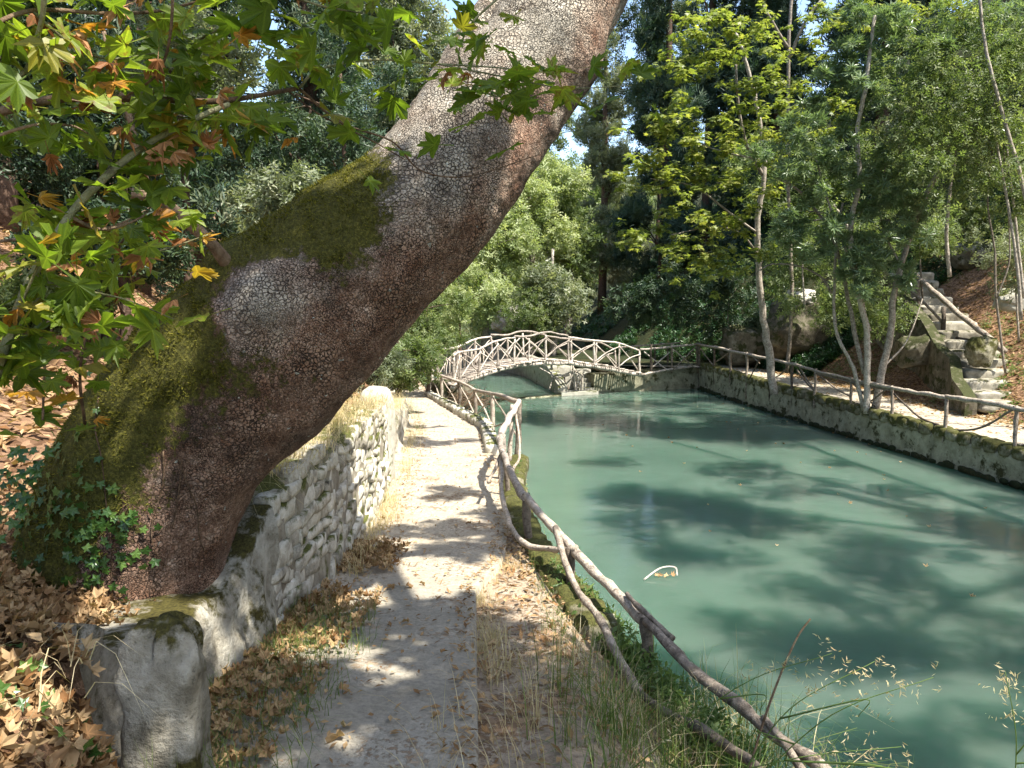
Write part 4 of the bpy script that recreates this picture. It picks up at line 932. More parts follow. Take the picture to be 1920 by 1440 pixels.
def foliage(cl, n, tpl, size, rg, up=.5, outw=.6, rnd=.7, shell=.45, flat=1.0):
    """cl: (k,4) clumps centre+radius ; n leaves per unit of radius^2"""
    cl = np.asarray(cl, float); w = cl[:, 3] ** 2; cnt = np.maximum(3, (n * w / w.sum()).astype(int))
    idx = np.repeat(np.arange(len(cl)), cnt); m = len(idx)
    d = rg.normal(size=(m, 3)); d /= np.linalg.norm(d, axis=1)[:, None]; r = rg.random(m) ** shell
    # ragged outline: perturb radius by direction
    rr = 1 + .45 * fbm(d * 1.7 + cl[idx, :3] * .9, 3, 5)
    off = d * (r * rr * cl[idx, 3])[:, None]; off[:, 2] *= flat
    pos = cl[idx, :3] + off
    N = d * outw + rg.normal(size=(m, 3)) * rnd + np.array((0, 0, up))
    tv, tf = TPL[tpl]
    tint = np.clip(.5 + .22 * rg.normal(size=m) + .25 * fbm(pos * .8, 2, 6), 0, 1)
    return scatter(tv, tf, pos, rots(N, rg.uniform(0, 6.28, m)), size * rg.uniform(.6, 1.3, m), tint)
def crown_obj(parent, cl, n, tpl, size, mat, rg, name='crown', **k):
    V_, F_, t_ = foliage(cl, n, tpl, size, rg, **k); off = np.array(world_loc(parent))
    return link(name, make_mesh(name, V_ - off, F_, M[mat], False, {'tint': t_}), parent)
# ------------------------------------------------------------------ trees
tree_n = [200]
def broad_clumps(c, rad, n, rc, rg):
    d = rg.normal(size=(n, 3)); d /= np.linalg.norm(d, axis=1)[:, None]; r = rg.random(n) ** .45
    p = np.array(c) + d * r[:, None] * np.array(rad); return np.column_stack([p, rc * rg.uniform(.6, 1.35, n)])
def col_clumps(c, r, z0, z1, n, rc, rg, taper=.75):
    t = rg.random(n) ** .9; z = z0 + (z1 - z0) * t; rr = r * (1 - taper * t) * rg.uniform(.35, 1.05, n); a = rg.uniform(0, 6.28, n)
    return np.column_stack([c[0] + np.cos(a) * rr, c[1] + np.sin(a) * rr, z, rc * (1 - .5 * t) * rg.uniform(.7, 1.3, n)])
def tree(name, label, base, trunk, tr, cl, n, tpl, size, mat, tmat='trunk_brown', group=None, cat='tree', limbs=8, sides=9, **k):
    tree_n[0] += 1; rg = np.random.default_rng(tree_n[0]); root = empty(name, base); tag(root, label, cat, group)
    pts = smooth_path([base] + list(trunk), 5); mb = MB(); add_tube(mb, pts, tr, sides, .12, tree_n[0]); mb.obj('trunk', M[tmat], root)
    if cl is not None:
        ids = rg.choice(len(cl), min(limbs, len(cl)), replace=False)
        for i in ids:
            c = cl[i, :3]; zz = pts[:, 2]; cand = np.where(zz < c[2] - .1)[0]; j = cand[-1] if len(cand) else len(pts) // 2
            j = max(1, int(j - rg.integers(0, max(1, len(pts) // 5)))); a = pts[j]; m_ = (a + c) / 2 + np.array((0, 0, .15 * np.linalg.norm(c - a) * .4)) + rg.normal(size=3) * .12
            L = np.linalg.norm(c - a); r0 = min(tr[-1] if len(tr) > 1 else tr[0], .02 + .012 * L); mb = MB(); add_tube(mb, smooth_path([a, m_, c], 4), [r0, r0 * .35], 5, .1, i); mb.obj('limb', M[tmat], root)
        crown_obj(root, cl, n, tpl, size, mat, rg, **k)
    return root
def rgz(s): return np.random.default_rng(s)
def gz(x, y): return float(right_h(np.array([x]), np.array([y]))[0]) if x > foot(y) else .7
def lz(x, y): return float(left_z(np.array([x]), np.array([y]))[0])
# dark conifers right of centre
con = [(8.4, 43.5, 22, 2.7, 'tall dark conifer standing nearest the bright gap above the bridge', 1.5), (9.6, 39, 22, 2.7, 'dark bluish conifer second from the bright gap, above the ivy slope', 1.5), (12.3, 37, 20, 2.5, 'dark conifer behind the pale plane saplings, third from the gap', 2), (15.5, 33.5, 18, 2.3, 'dark conifer with a thick brown trunk above the stone stairs', 5.2), (13.4, 44, 24, 2.7, 'tall conifer far up the ivy slope behind the others', 5), (18.6, 36, 20, 2.4, 'conifer high on the right slope behind the stairs', 4.5), (6.0, 52, 22, 2.6, 'sunlit pale conifer beyond the leaning trunk top', 1)]
for k, (x, y, h, r, lb, zb) in enumerate(con):
    b = (x, y, gz(x, y) - .2); cl = col_clumps((x, y), r, b[2] + zb * .62, b[2] + h, 120, .85, rgz(300 + k))
    tree('conifer', lb, b, [(x + .1, y, b[2] + h * .4), (x, y, b[2] + h * .95)], [.30, .22, .08], cl, 9500, 'spray', .34, 'lf_cyp' if k != 6 else 'lf_olive', 'trunk_brown', 'dark conifers on the slope right of the bridge', up=-.2, rnd=.6, outw=1.0)
# bright trees in the far centre
def bt(x, y, z, rad, zc, n, mat, lb, tpl='sprig', size=.30, k=0, nc=46, rc=.75, tm='trunk_grey', grp='sunlit trees beyond the bridge', name='broadleaf_tree', **kw):
    b = (x, y, z); cl = broad_clumps((x, y, zc), rad, nc, rc, rgz(400 + k)); return tree(name, lb, b, [(x + .15, y, z + (zc - z) * .6), (x - .1, y, zc + rad[2] * .5)], [.2, .14, .05], cl, n, tpl, size, mat, tm, grp, **kw)
bt(.9, 39.5, .6, (2.7, 2.0, 3.9), 8.0, 6400, 'lf_pale', 'tall pale green sunlit tree in the gap left of the dark conifers', k=1)
bt(3.0, 41.5, 1.6, (1.7, 1.8, 2.9), 7.0, 3800, 'lf_mid', 'sunlit green tree touching the dark conifers right of the pale one', k=2)
bt(-1.4, 37.5, .6, (2.2, 2.0, 2.6), 5.2, 3400, 'lf_pale', 'pale bushy tree just right of the leaning trunk above the bridge', k=3)
bt(-4.2, 36, .8, (2.2, 2.2, 2.6), 4.3, 3200, 'lf_mid', 'green shrubby tree left of the bridge with fine shining leaves', k=4)
bt(1.9, 36.5, .8, (1.7, 1.0, 1.3), 3.7, 2200, 'lf_olive', 'greyish drooping tree low above the middle of the bridge', k=5)
bt(-.5, 58, .6, (4, 3, 6), 11, 4200, 'lf_pale', 'far pale tree crown showing behind the others in the gap', k=6, size=.4)
bt(2.6, 62, .6, (4, 3, 6), 13, 3800, 'lf_mid', 'far green tree crown highest in the gap', k=7, size=.4)
bt(-4.6, 54, .6, (3.5, 3, 5), 9, 3800, 'lf_mid', 'far green tree behind the leaning trunk', k=8, size=.4)
bt(.9, 36, .9, (1.4, .9, 1.3), 2.7, 1500, 'lf_mid', 'leafy bush at the water on the far bank seen over the bridge rail', k=9, size=.2, rc=.5, name='bush', cat='bush')
bt(-3.0, 33, .7, (1.2, 1.0, 1.1), 2.2, 1500, 'lf_olive', 'pale dry bush behind the left end of the bridge', k=10, size=.2, rc=.45, name='bush', cat='bush')
# ivy clad post trunk over the bridge
b = P(1032, 640, 38); cl = np.array([(b.x + .12 * math.sin(k), b.y, b.z - .5 + k * .28, .34) for k in range(14)])
tree('ivy_clad_trunk', 'slim ivy covered trunk rising behind the middle of the bridge', (b.x, b.y, .8), [(b.x, b.y, 3.5), (b.x + .1, b.y, 6)], [.14, .1, .06], cl, 1300, 'kite', .17, 'lf_pale', 'trunk_grey', limbs=0)
# left shrubs near the path end
def shrub(px, py, D, rad, n, mat, lb, tpl='sprig', size=.16, k=0, nc=22, rc=.35, grp=None, name='shrub', cat='shrub', zb=None, tm='trunk_brown', **kw):
    c = P(px, py, D); z = lz(c.x, c.y) if zb is None else zb; b = (c.x, c.y, z - .1)
    cl = broad_clumps(tuple(c), rad, nc, rc, rgz(500 + k)); return tree(name, lb, b, [(c.x + .05, c.y, (z + c.z) / 2), (c.x, c.y, c.z + rad[2] * .4)], [.07, .05, .02], cl, n, tpl, size, mat, tm, grp, cat, limbs=6, sides=6, **kw)
shrub(800, 610, 24, (1.3, 1.3, 1.3), 2600, 'lf_mid', 'green feathery shrub between the leaning trunk and the bridge', k=1)
shrub(745, 655, 19, (.9, .9, .9), 2200, 'lf_mid', 'dark green shrub hanging over the low wall under the trunk', k=2)
shrub(860, 560, 30, (1.5, 1.2, 1.6), 2600, 'lf_pale', 'pale sunny shrub behind the rails at the left end of the bridge', k=3)
shrub(835, 250, 46, (2.6, 2, 6.5), 4200, 'lf_pale', 'very tall pale tree whose top shows left of the leaning trunk against the sky', k=5, nc=60, rc=.9, size=.36, zb=.6, name='broadleaf_tree', cat='tree')
shrub(745, 60, 27, (1.5, 1.5, 3.4), 4200, 'lf_olive', 'pale feathery conifer right behind the top branch of the leaning tree', k=6, nc=60, rc=.5, size=.26, zb=1.5, name='conifer', cat='tree')
shrub(700, 690, 15, (.6, .7, .45), 1500, 'lf_olive', 'greyish low bush on top of the wall beneath the trunk', k=4, rc=.22, size=.11)
# left hillside trees
lt = [(-8.5, 13, 12, 1.7, 1.2, 'lf_dark', 'dense dark evergreen low behind the dead branch stub'), (-12.5, 10, 13, 2.2, 1.5, 'lf_dark', 'dense dark evergreen filling the left edge of the hillside'), (-8.8, 22, 15, 2.3, 1.2, 'lf_dark', 'dense dark evergreen between the cypresses'), (-13, 28, 18, 3, 2, 'lf_dark', 'dense evergreen on the ridge behind the cypresses'), (-17, 17, 16, 3, 2, 'lf_dark', 'dense evergreen on the ridge at the far left'), (-7.8, 34, 17, 2.6, 2, 'lf_dark', 'dense evergreen beyond the far end of the left wall'), (-5.2, 20, 15, 1.9, 3.5, 'lf_cyp', 'tall cypress with fine sprays seen above the leaning trunk'), (-7.5, 15.5, 14, 1.8, 3.0, 'lf_cyp', 'cypress left of the trunk whose sprays catch the sun'), (-11, 19, 17, 2.2, 4, 'lf_dark', 'dark evergreen high on the left hillside'), (-6.6, 27, 17, 2.2, 3, 'lf_olive', 'pale sunlit cypress behind the top of the leaning trunk'), (-13.5, 13.5, 15, 2.3, 4, 'lf_dark', 'dark evergreen at the far left behind the leaves'), (-9.6, 10.6, 13, 1.6, 2.6, 'lf_cyp', 'cypress nearest the camera on the left hillside'), (-10.8, 30, 18, 2.6, 3, 'lf_dark', 'dark tree behind the pale cypress on the left'), (-15.6, 24, 18, 2.8, 3, 'lf_dark', 'dark tree on the crest of the left hillside'), (-4.9, 33.5, 16, 2.0, 5, 'lf_cyp', 'slim cypress beyond the path end on the left')]
for k, (x, y, h, r, zb, mt, lb) in enumerate(lt):
    b = (x, y, lz(x, y) - .2); cl = col_clumps((x, y), r, b[2] + zb * .45, b[2] + h, 90, .72, rgz(600 + k), .6)
    tree('cypress' if mt != 'lf_dark' else 'evergreen_tree', lb, b, [(x + .2, y, b[2] + h * .4), (x, y, b[2] + h * .95)], [.30, .22, .08], cl, 5200, 'spray' if mt != 'lf_dark' else 'sprig', .26 if y < 22 else .34, mt, 'trunk_brown', 'evergreens on the left hillside', up=-.1, outw=.9)
for k, (px, py, D, ra, mt, lb) in enumerate([(330, 130, 9, (1.0, 1, .7), 'lf_olive', 'pale sunlit sprays of a shrub high behind the overhanging leaves'), (180, 290, 8, (.8, .9, .5), 'lf_dark', 'shrub on the hillside behind the green plane branch'), (560, 300, 9.5, (.8, .9, .7), 'lf_dark', 'dark bush with bright leaf tips right behind the trunk middle'), (540, 380, 8.5, (.5, .6, .35), 'lf_olive', 'small pale bush against the dark hillside over the mossy trunk'), (60, 560, 7.5, (.8, .7, .35), 'lf_mid', 'low shrub on the litter slope at the left edge'), (220, 470, 7.5, (.6, .7, .3), 'lf_dark', 'low green undergrowth left of the dead branch'), (640, 200, 12, (1.2, 1, 1.2), 'lf_cyp', 'evergreen bush behind the upper trunk')]):
    shrub(px, py, D, ra, 1900, mt, lb, k=20 + k, rc=.24, size=.11)
# right side: oleander clump on the right path
def whorls(px_list, rg, r, D0=None):
    return np.array([(*P(x, y, D), r * rg.uniform(.7, 1.3)) for x, y, D in px_list])
ol = empty('oleander', P(1630, 765, 19.5)); tag(ol, 'slender multi stemmed oleander leaning over the right bank fence', 'shrub')
stems = [([(1625, 775, 19.3), (1626, 700, 19.3), (1625, 620, 19.2), (1608, 540, 19), (1595, 440, 18.8), (1612, 340, 18.6), (1608, 250, 18.5), (1625, 150, 18.3), (1640, 30, 18.2)], .085, .04),
         ([(1640, 770, 19.3), (1655, 690, 19.3), (1672, 620, 19.2), (1674, 560, 19.1), (1690, 500, 19), (1718, 410, 18.8), (1765, 310, 18.5), (1820, 240, 18.2), (1880, 180, 18)], .095, .04),
         ([(1620, 770, 19.4), (1600, 690, 19.4), (1567, 620, 19.4), (1565, 520, 19.3), (1570, 440, 19.2), (1580, 380, 19)], .05, .025),
         ([(1620, 700, 19.4), (1600, 610, 19.5), (1590, 560, 19.5), (1578, 500, 19.5), (1555, 430, 19.5), (1500, 360, 19.5), (1450, 330, 19.3)], .06, .025),
         ([(1630, 620, 19.3), (1612, 560, 19.3), (1590, 480, 19.2), (1560, 400, 19.1), (1530, 300, 19)], .045, .02),
         ([(1560, 550, 19.3), (1540, 520, 19.2), (1500, 500, 19.1), (1450, 495, 19), (1420, 510, 18.9)], .03, .012),
         ([(1545, 400, 19.3), (1505, 395, 19.2), (1475, 400, 19), (1465, 425, 18.9)], .02, .01), ([(1545, 410, 19.2), (1510, 418, 19.1), (1480, 440, 19)], .018, .01),
         ([(1690, 500, 19), (1660, 440, 18.9), (1650, 380, 18.8), (1662, 300, 18.7)], .03, .012),
         ([(1655, 690, 19.3), (1700, 640, 19.6), (1730, 560, 19.8)], .025, .012)]
for pts, r0, r1 in stems: stick(ol, 'stem', PP(pts), r0, r1, M['trunk_grey'], 8, 6, .15)
rg = rgz(11)
wl = [(1650, 480), (1690, 520), (1600, 470), (1640, 400), (1650, 320), (1560, 300), (1620, 540), (1600, 510), (1500, 330), (1470, 310), (1530, 360), (1440, 290), (1700, 420), (1660, 440), (1720, 380), (1480, 250), (1570, 420), (1545, 470), (1475, 440), (1620, 330), (1500, 420), (1670, 350), (1580, 250), (1530, 200), (1640, 200), (1700, 180), (1650, 120), (1600, 90), (1690, 60), (1740, 110), (1780, 160), (1600, 160), (1560, 130), (1850, 180), (1880, 90), (1840, 60), (1900, 140), (1790, 60), (1860, 240), (1740, 240), (1660, 30), (1600, 30), (1900, 20)]
pl_ = []
for x, y in wl:
    for q in range(9): pl_.append((x + rg.normal(0, 17), y + rg.normal(0, 15), 18.6 + rg.normal(0, .5)))
crown_obj(ol, whorls(pl_, rg, .12), 4300, 'whorl', .20, 'lf_ole', rg, 'foliage', up=.8, rnd=.4)
# plane saplings with yellow green leaves
def sapling(label, stems, tiers, n, k, D, mat='lf_lime', size=.17, tpl='star', r=.26, tm='trunk_grey', spread=(26, 12), per=6, flat=.5, up=1.2, name='plane_sapling', cat='tree', zs=None):
    rg = rgz(700 + k); root = empty(name, P(*stems[0][0][0])); tag(root, label, cat)
    for pts, r0, r1 in stems: stick(root, 'trunk' if pts is stems[0][0] else 'limb', PP(pts), r0, r1, M[tm], 8, 6, .15)
    L = []
    for x, y, *d in tiers:
        for q in range(per): L.append((x + rg.normal(0, spread[0]), y + rg.normal(0, spread[1]), (d[0] if d else D) + rg.normal(0, .35)))
    crown_obj(root, whorls(L, rg, r), n, tpl, size, mat, rg, 'foliage', up=up, rnd=.4, flat=flat); return root
sapling('plane sapling whose yellow green tiers of leaves reach left over the water', [([(1452, 740, 22.5), (1440, 650, 22.5), (1432, 600, 22.5), (1424, 520, 22.4), (1420, 420, 22.2), (1432, 330, 22), (1425, 230, 22), (1400, 120, 21.8), (1380, 60, 21.7)], .12, .035),
    ([(1432, 330, 22), (1400, 270, 21.6), (1385, 200, 21.3), (1380, 120, 21)], .05, .03), ([(1425, 440, 22.3), (1370, 400, 21.6), (1300, 350, 21), (1220, 335, 20.5)], .035, .012), ([(1424, 480, 22.3), (1390, 440, 21.6), (1340, 425, 21), (1260, 440, 20.5)], .03, .012), ([(1425, 300, 22), (1340, 280, 21.3), (1280, 250, 20.8)], .03, .012)],
    [(1200, 320), (1240, 300), (1270, 330), (1215, 350), (1300, 340), (1250, 260), (1290, 240), (1340, 310), (1320, 280), (1230, 230), (1390, 320), (1360, 350), (1430, 200), (1380, 230), (1310, 420), (1350, 410), (1390, 430), (1200, 445), (1230, 430), (1280, 440), (1330, 500), (1310, 480), (1360, 470), (1420, 470), (1260, 210), (1450, 250), (1330, 60), (1310, 30), (1360, 30), (1290, 60), (1350, 90), (1400, 60), (1290, 110), (1270, 140), (1330, 130), (1420, 30), (1450, 150), (1400, 170), (1480, 200), (1460, 100), (1180, 330), (1170, 440), (1220, 300), (1250, 350), (1300, 280), (1330, 350), (1280, 400), (1240, 470), (1380, 280), (1420, 350), (1400, 390), (1350, 230), (1300, 200), (1360, 520), (1300, 505)], 6600, 1, 20.6, size=.185)
sapling('slim plane sapling with a pale trunk rising to the top edge above the saplings', [([(1475, 700, 24), (1485, 560, 24), (1478, 380, 24), (1478, 200, 24), (1480, 60, 24), (1490, -60, 24)], .06, .045), ([(1480, 110, 24), (1510, 40, 23.6), (1540, 0, 23.4)], .05, .03), ([(1478, 90, 24), (1450, 45, 23.7), (1430, 10, 23.4)], .05, .03)],
    [(1500, 60), (1560, 30), (1600, 40), (1520, 110), (1450, 150), (1500, 180), (1470, 290), (1440, 250), (1500, 230), (1550, 230), (1700, 20), (1660, 10), (1750, 20), (1800, 10), (1620, 10), (1560, 180), (1600, 200)], 2200, 2, 23, size=.18)
sapling('big green bushy crown filling the upper right corner', [([(1990, 800, 17), (1960, 600, 17), (1930, 400, 17), (1890, 250, 17), (1850, 100, 17), (1830, -60, 17)], .05, .03), ([(1915, 600, 17.5), (1905, 480, 17.5), (1880, 330, 17.5), (1860, 220, 17.5)], .04, .02)],
    [(1760, 100), (1780, 50), (1850, 40), (1900, 60), (1700, 120), (1760, 140), (1830, 120), (1890, 140), (1720, 200), (1790, 210), (1850, 200), (1900, 230), (1740, 270), (1800, 280), (1860, 290), (1910, 310), (1680, 250), (1820, 340), (1890, 380)], 4600, 3, 17.5, 'lf_mid', .14, 'sprig', .42, spread=(30, 26), per=5, flat=1, up=.6, name='broadleaf_tree')
sapling('pale grey leaved shrub shining below the green corner crown', [([(1780, 520, 20), (1775, 420, 20), (1790, 300, 20), (1800, 250, 20)], .05, .03)],
    [(1700, 225), (1740, 220), (1780, 215), (1720, 250), (1770, 245), (1810, 240), (1680, 260), (1830, 270), (1750, 190), (1850, 230)], 2200, 4, 20, 'lf_olive', .16, 'sprig', .32, per=5, flat=.9, up=.6, name='shrub', cat='shrub')
for k_, (lb_, tr_, n_, mt_, D_) in enumerate([('airy green undergrowth hanging between the oleander stems and the stone stairs', [(1480, 430), (1520, 460), (1560, 490), (1450, 520), (1500, 560), (1540, 600), (1600, 560), (1640, 600), (1680, 590), (1700, 470), (1740, 450), (1690, 430), (1640, 540), (1600, 430)], 3000, 'lf_mid', 22.5),
    ('leafy shrub on the slope above the top of the stairs', [(1700, 400), (1740, 380), (1780, 400), (1820, 380), (1860, 400), (1900, 420), (1720, 440), (1780, 440), (1830, 430), (1880, 330), (1840, 340)], 2600, 'lf_mid', 24), ('dark leaved shrub over the ivy slope left of the plane sapling', [(1340, 520), (1380, 540), (1300, 560), (1260, 540), (1400, 580), (1320, 600), (1220, 580), (1180, 560), (1440, 600)], 2600, 'lf_dark', 31),
    ('pale dry shrub at the right edge above the slope', [(1880, 480), (1910, 500), (1860, 460), (1900, 540), (1920, 450)], 900, 'lf_olive', 20)]):
    sapling(lb_, [([(tr_[0][0] + 30, tr_[0][1] + 160, D_), (tr_[0][0] + 25, tr_[0][1] + 60, D_), (tr_[1][0], tr_[1][1], D_)], .03, .012)], tr_, n_, 20 + k_, D_, mt_, .15 if D_ < 30 else .24, 'sprig', .34 if D_ < 30 else .6, spread=(24, 18), per=5, flat=1, up=.5, name='shrub', cat='shrub')
sapling('thin bare young tree on the slope at the right edge', [([(1885, 700, 18.5), (1868, 560, 18.5), (1865, 470, 18.5), (1852, 380, 18.5), (1860, 280, 18.5)], .03, .015), ([(1868, 560, 18.5), (1893, 480, 18.4), (1885, 330, 18.3), (1880, 250, 18.2)], .022, .012), ([(1920, 560, 18), (1905, 420, 18), (1890, 300, 18), (1885, 200, 18)], .035, .02)],
    [(1860, 300), (1880, 260), (1890, 330)], 260, 5, 18.4, 'lf_mid', .13, 'sprig', .3, name='young_tree')
sapling('leafy bush between the conifers and the stairs on the upper slope', [([(1600, 500, 27), (1590, 430, 27), (1560, 380, 27)], .08, .04)],
    [(1480, 380, 28), (1520, 400, 27), (1560, 350, 27), (1600, 320, 28), (1640, 290, 28), (1500, 320, 28), (1540, 280, 28), (1450, 350, 28), (1420, 300, 29), (1460, 470, 26), (1500, 520, 26), (1560, 560, 25), (1590, 500, 25), (1700, 330, 29), (1740, 300, 29)], 4600, 6, 27, 'lf_mid', .24, 'sprig', .6, per=5, flat=1, up=.6, name='evergreen_bush', cat='bush')
for k, (x, y, h, mt, lb) in enumerate([(21, 29, 12, 'lf_mid', 'broad green tree on the top of the right slope'), (24, 23, 12, 'lf_dark', 'dark tree high above the stairs at the right edge'), (20, 42, 16, 'lf_dark', 'dark tree on the ridge behind the conifers'), (25, 36, 16, 'lf_mid', 'green tree on the ridge far right'), (10, 54, 20, 'lf_dark', 'dark tree on the ridge left of the others'), (17.5, 24, 9, 'lf_mid', 'green tree with small leaves over the stairs')]):
    b = (x, y, gz(x, y) - .3); bt(x, y, b[2], (3.4 if k != 5 else 2.2, 3, h * .33), b[2] + h * .66, 5200, mt, lb, k=30 + k, size=.34 if k != 5 else .24, nc=60, rc=1.0 if k != 5 else .7, tm='trunk_brown', grp='trees along the top of the right slope', name='ridge_tree')
# ivy and undergrowth
def cover(name, n, fx, mat, tpl, size, label, cat, seed, up=1.0, rnd=.5, lift=.04, clumpy=0, tintf=.8):
    rg = rgz(seed); x, y, z = fx(rg, n)
    if clumpy:
        k = fbm(np.stack([x * clumpy, y * clumpy, 0 * x], -1), 3, seed) > -.12; x, y, z = x[k], y[k], z[k]
    m = len(x); pos = np.stack([x, y, z + rg.random(m) * lift], -1); N = rg.normal(size=(m, 3)) * rnd + (0, 0, up)
    tv, tf = TPL[tpl]; tint = np.clip(.5 + .25 * rg.normal(size=m) + .3 * fbm(pos * tintf, 2, 6), 0, 1)
    V_, F_, t_ = scatter(tv, tf, pos, rots(N, rg.uniform(0, 6.28, m)), size * rg.uniform(.55, 1.4, m), tint)
    o = link(name, make_mesh(name, V_, F_, M[mat], False, {'tint': t_})); tag(o, label, cat, kind='stuff'); return o
def f_ivy(rg, n):
    y = 27 + 26 * rg.random(n) ** 1.3; x = foot(y) + 13 * rg.random(n) ** 1.4; return x, y, right_h(x, y)
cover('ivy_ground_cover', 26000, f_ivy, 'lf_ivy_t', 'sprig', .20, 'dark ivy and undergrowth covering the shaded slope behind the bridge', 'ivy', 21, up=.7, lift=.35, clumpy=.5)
def f_rl(rg, n):
    y = 9 + 20 * rg.random(n); x = foot(y) - .5 + 13 * rg.random(n) ** 1.2; return x, y, right_h(x, y)
cover('leaf_litter', 26000, f_rl, 'lf_dry_t', 'kite', .13, 'brown fallen leaves covering the right hand slope', 'leaf litter', 22, rnd=.35, lift=.03)
cover('slope_weeds', 5200, lambda rg, n: (lambda y: (lambda x: (x, y, right_h(x, y)))(foot(y) + 9 * rg.random(n)))(16 + 12 * rg.random(n)), 'weed', 'tuft', .13, 'green weeds scattered over the right hand slope', 'weeds', 23, lift=.05, clumpy=.35)
def f_rp(rg, n):
    y = 8 + 22 * rg.random(n); w = foot(y) - xR2(y); t = np.where(rg.random(n) < .6, 1 - .3 * rg.random(n), rg.random(n)); x = xR2(y) + w * t; return x, y, right_h(x, y)
cover('path_litter', 2600, f_rp, 'lf_dry_t', 'kite', .10, 'scattered dry leaves on the right hand path', 'leaf litter', 24, rnd=.3, lift=.02)
def f_ll(rg, n):
    y = 1.5 + 24 * rg.random(n) ** 1.4; x = hx(y) - 11 * rg.random(n) ** 1.3; return x, y, left_z(x, y)
cover('leaf_litter', 34000, f_ll, 'lf_dry_t', 'kite', .10, 'brown fallen leaves covering the left hillside behind the trunk', 'leaf litter', 25, rnd=.45, lift=.04)
def f_lb(rg, n):
    y = 1.2 + 2.9 * rg.random(n); x = hx(y) - .02 - 1.9 * rg.random(n); return x, y, left_z(x, y)
cover('leaf_litter', 7500, f_lb, 'lf_dry_t', 'curl', .075, 'bed of dry curled leaves on the bank in the lower left corner', 'leaf litter', 26, rnd=.9, lift=.09)
def f_lp(rg, n):
    y = 1.5 + 22 * rg.random(n) ** 1.5; t = rg.random(n); e = rg.random(n) < .55; t = np.where(e, .16 * rg.random(n) ** 1.2 * 1.6, t); t = np.where(rg.random(n) < .22, 1 - .1 * rg.random(n), t)
    x = xl(y) + (xr(y) - xl(y)) * t; return x, y, zp(y) + .01 + nz(x, y, 1.6, .03)
cover('path_litter', 5200, f_lp, 'lf_dry_t', 'kite', .04, 'crumbs of dry leaves scattered over the footpath', 'leaf litter', 27, rnd=.35, lift=.012)
def f_vg(rg, n):
    y = 1.8 + 9 * rg.random(n) ** 1.3; x = xr(y) + (xf(y) - xr(y)) * rg.random(n); z = np.where(x < xe(y), zp(y) - .08, zp(y) - .06 + (zf(y) - zp(y) + .06) * (x - xe(y)) / (xf(y) - xe(y) + 1e-6)); return x, y, z + .03
cover('wall_foot_litter', 2400, lambda rg, n: (lambda y: (xl(y) + .02 + .5 * rg.random(n) ** 1.8, y, zp(y) + .03))(2.2 + 4.2 * rg.random(n)), 'lf_dry_t', 'curl', .075, 'drift of curled dry leaves along the foot of the wall', 'leaf litter', 35, rnd=.8, lift=.05, clumpy=1.3)
cover('verge_litter', 2200, f_vg, 'lf_dry_t', 'kite', .055, 'dry leaves strewn on the dirt verge between path and fence', 'leaf litter', 28, rnd=.4, lift=.03)
def f_vw(rg, n):
    y = 2.4 + 9.5 * rg.random(n) ** 1.2; t = rg.random(n); x = xf(y) + (xw(y) - xf(y)) * t * .8 - .25 * rg.random(n) * (y < 6); z = np.where(x < xf(y), zf(y) + .1, zf(y) + (-.5 - zf(y)) * (x - xf(y)) / (xw(y) - xf(y))); return x, y, z
cover('bank_weeds', 9000, f_vw, 'weed', 'sprig', .085, 'small leaved green weeds growing down the near pool bank', 'weeds', 29, up=.5, rnd=.8, lift=.24, clumpy=.9)
def f_vd(rg, n): x, y, z = f_vw(rg, n); return x, y, z
cover('dry_bank_growth', 4200, lambda rg, n: (lambda y: (lambda t: (xf(y) + (xw(y) - xf(y)) * t - .03, y, zf(y) + (-.5 - zf(y)) * t))(rg.random(n) * .65))(7.5 + 4.2 * rg.random(n)), 'grass_dry', 'tuft', .075, 'dry yellow growth hanging over the pool wall near the fence bend', 'weeds', 30, up=.2, rnd=.8, lift=.1)
# ------------------------------------------------------------------ grass
def grass(name, pts, hgt, wid, mat, label, seed, lean=.6, cat='grass', segs=3, droop=.5, bias=(0, 0)):
    rg = rgz(seed); p = np.asarray(pts, float); m = len(p); h = hgt * rg.uniform(.4, 1.25, m); a = rg.uniform(0, 6.28, m)
    ln = lean * rg.random(m) * h; dx, dy = np.cos(a) * ln + bias[0] * h, np.sin(a) * ln + bias[1] * h; sa = a + 1.57 + rg.normal(size=m) * .5
    wx, wy = np.cos(sa) * wid, np.sin(sa) * wid; V_ = []
    for s in range(segs + 1):
        t = s / segs; b = t ** 1.7; zz = h * (t - droop * t ** 3 * ln / (h + 1e-6) * .9); w = (1 - t) ** .7
        cx, cy = p[:, 0] + dx * b, p[:, 1] + dy * b
        V_.append(np.stack([cx - wx * w / 2, cy - wy * w / 2, p[:, 2] + zz], -1)); V_.append(np.stack([cx + wx * w / 2, cy + wy * w / 2, p[:, 2] + zz], -1))
    V_ = np.stack(V_, 1); k = 2 * (segs + 1); Fq = np.array([(2 * s, 2 * s + 1, 2 * s + 3, 2 * s + 2) for s in range(segs)])
    Fq = (Fq[None] + (np.arange(m) * k)[:, None, None]).reshape(-1, 4); tint = np.repeat(np.clip(rg.normal(.5, .25, m), 0, 1), k)
    o = link(name, make_mesh(name, V_.reshape(-1, 3), Fq, M[mat], False, {'tint': tint})); tag(o, label, cat, kind='stuff'); return o
def gp(rg, spots, per, sp):
    L = []
    for x, y, z in spots:
        L.append(np.stack([x + rg.normal(0, sp, per), y + rg.normal(0, sp, per), np.full(per, z)], -1))
    return np.concatenate(L)
rg = rgz(40)
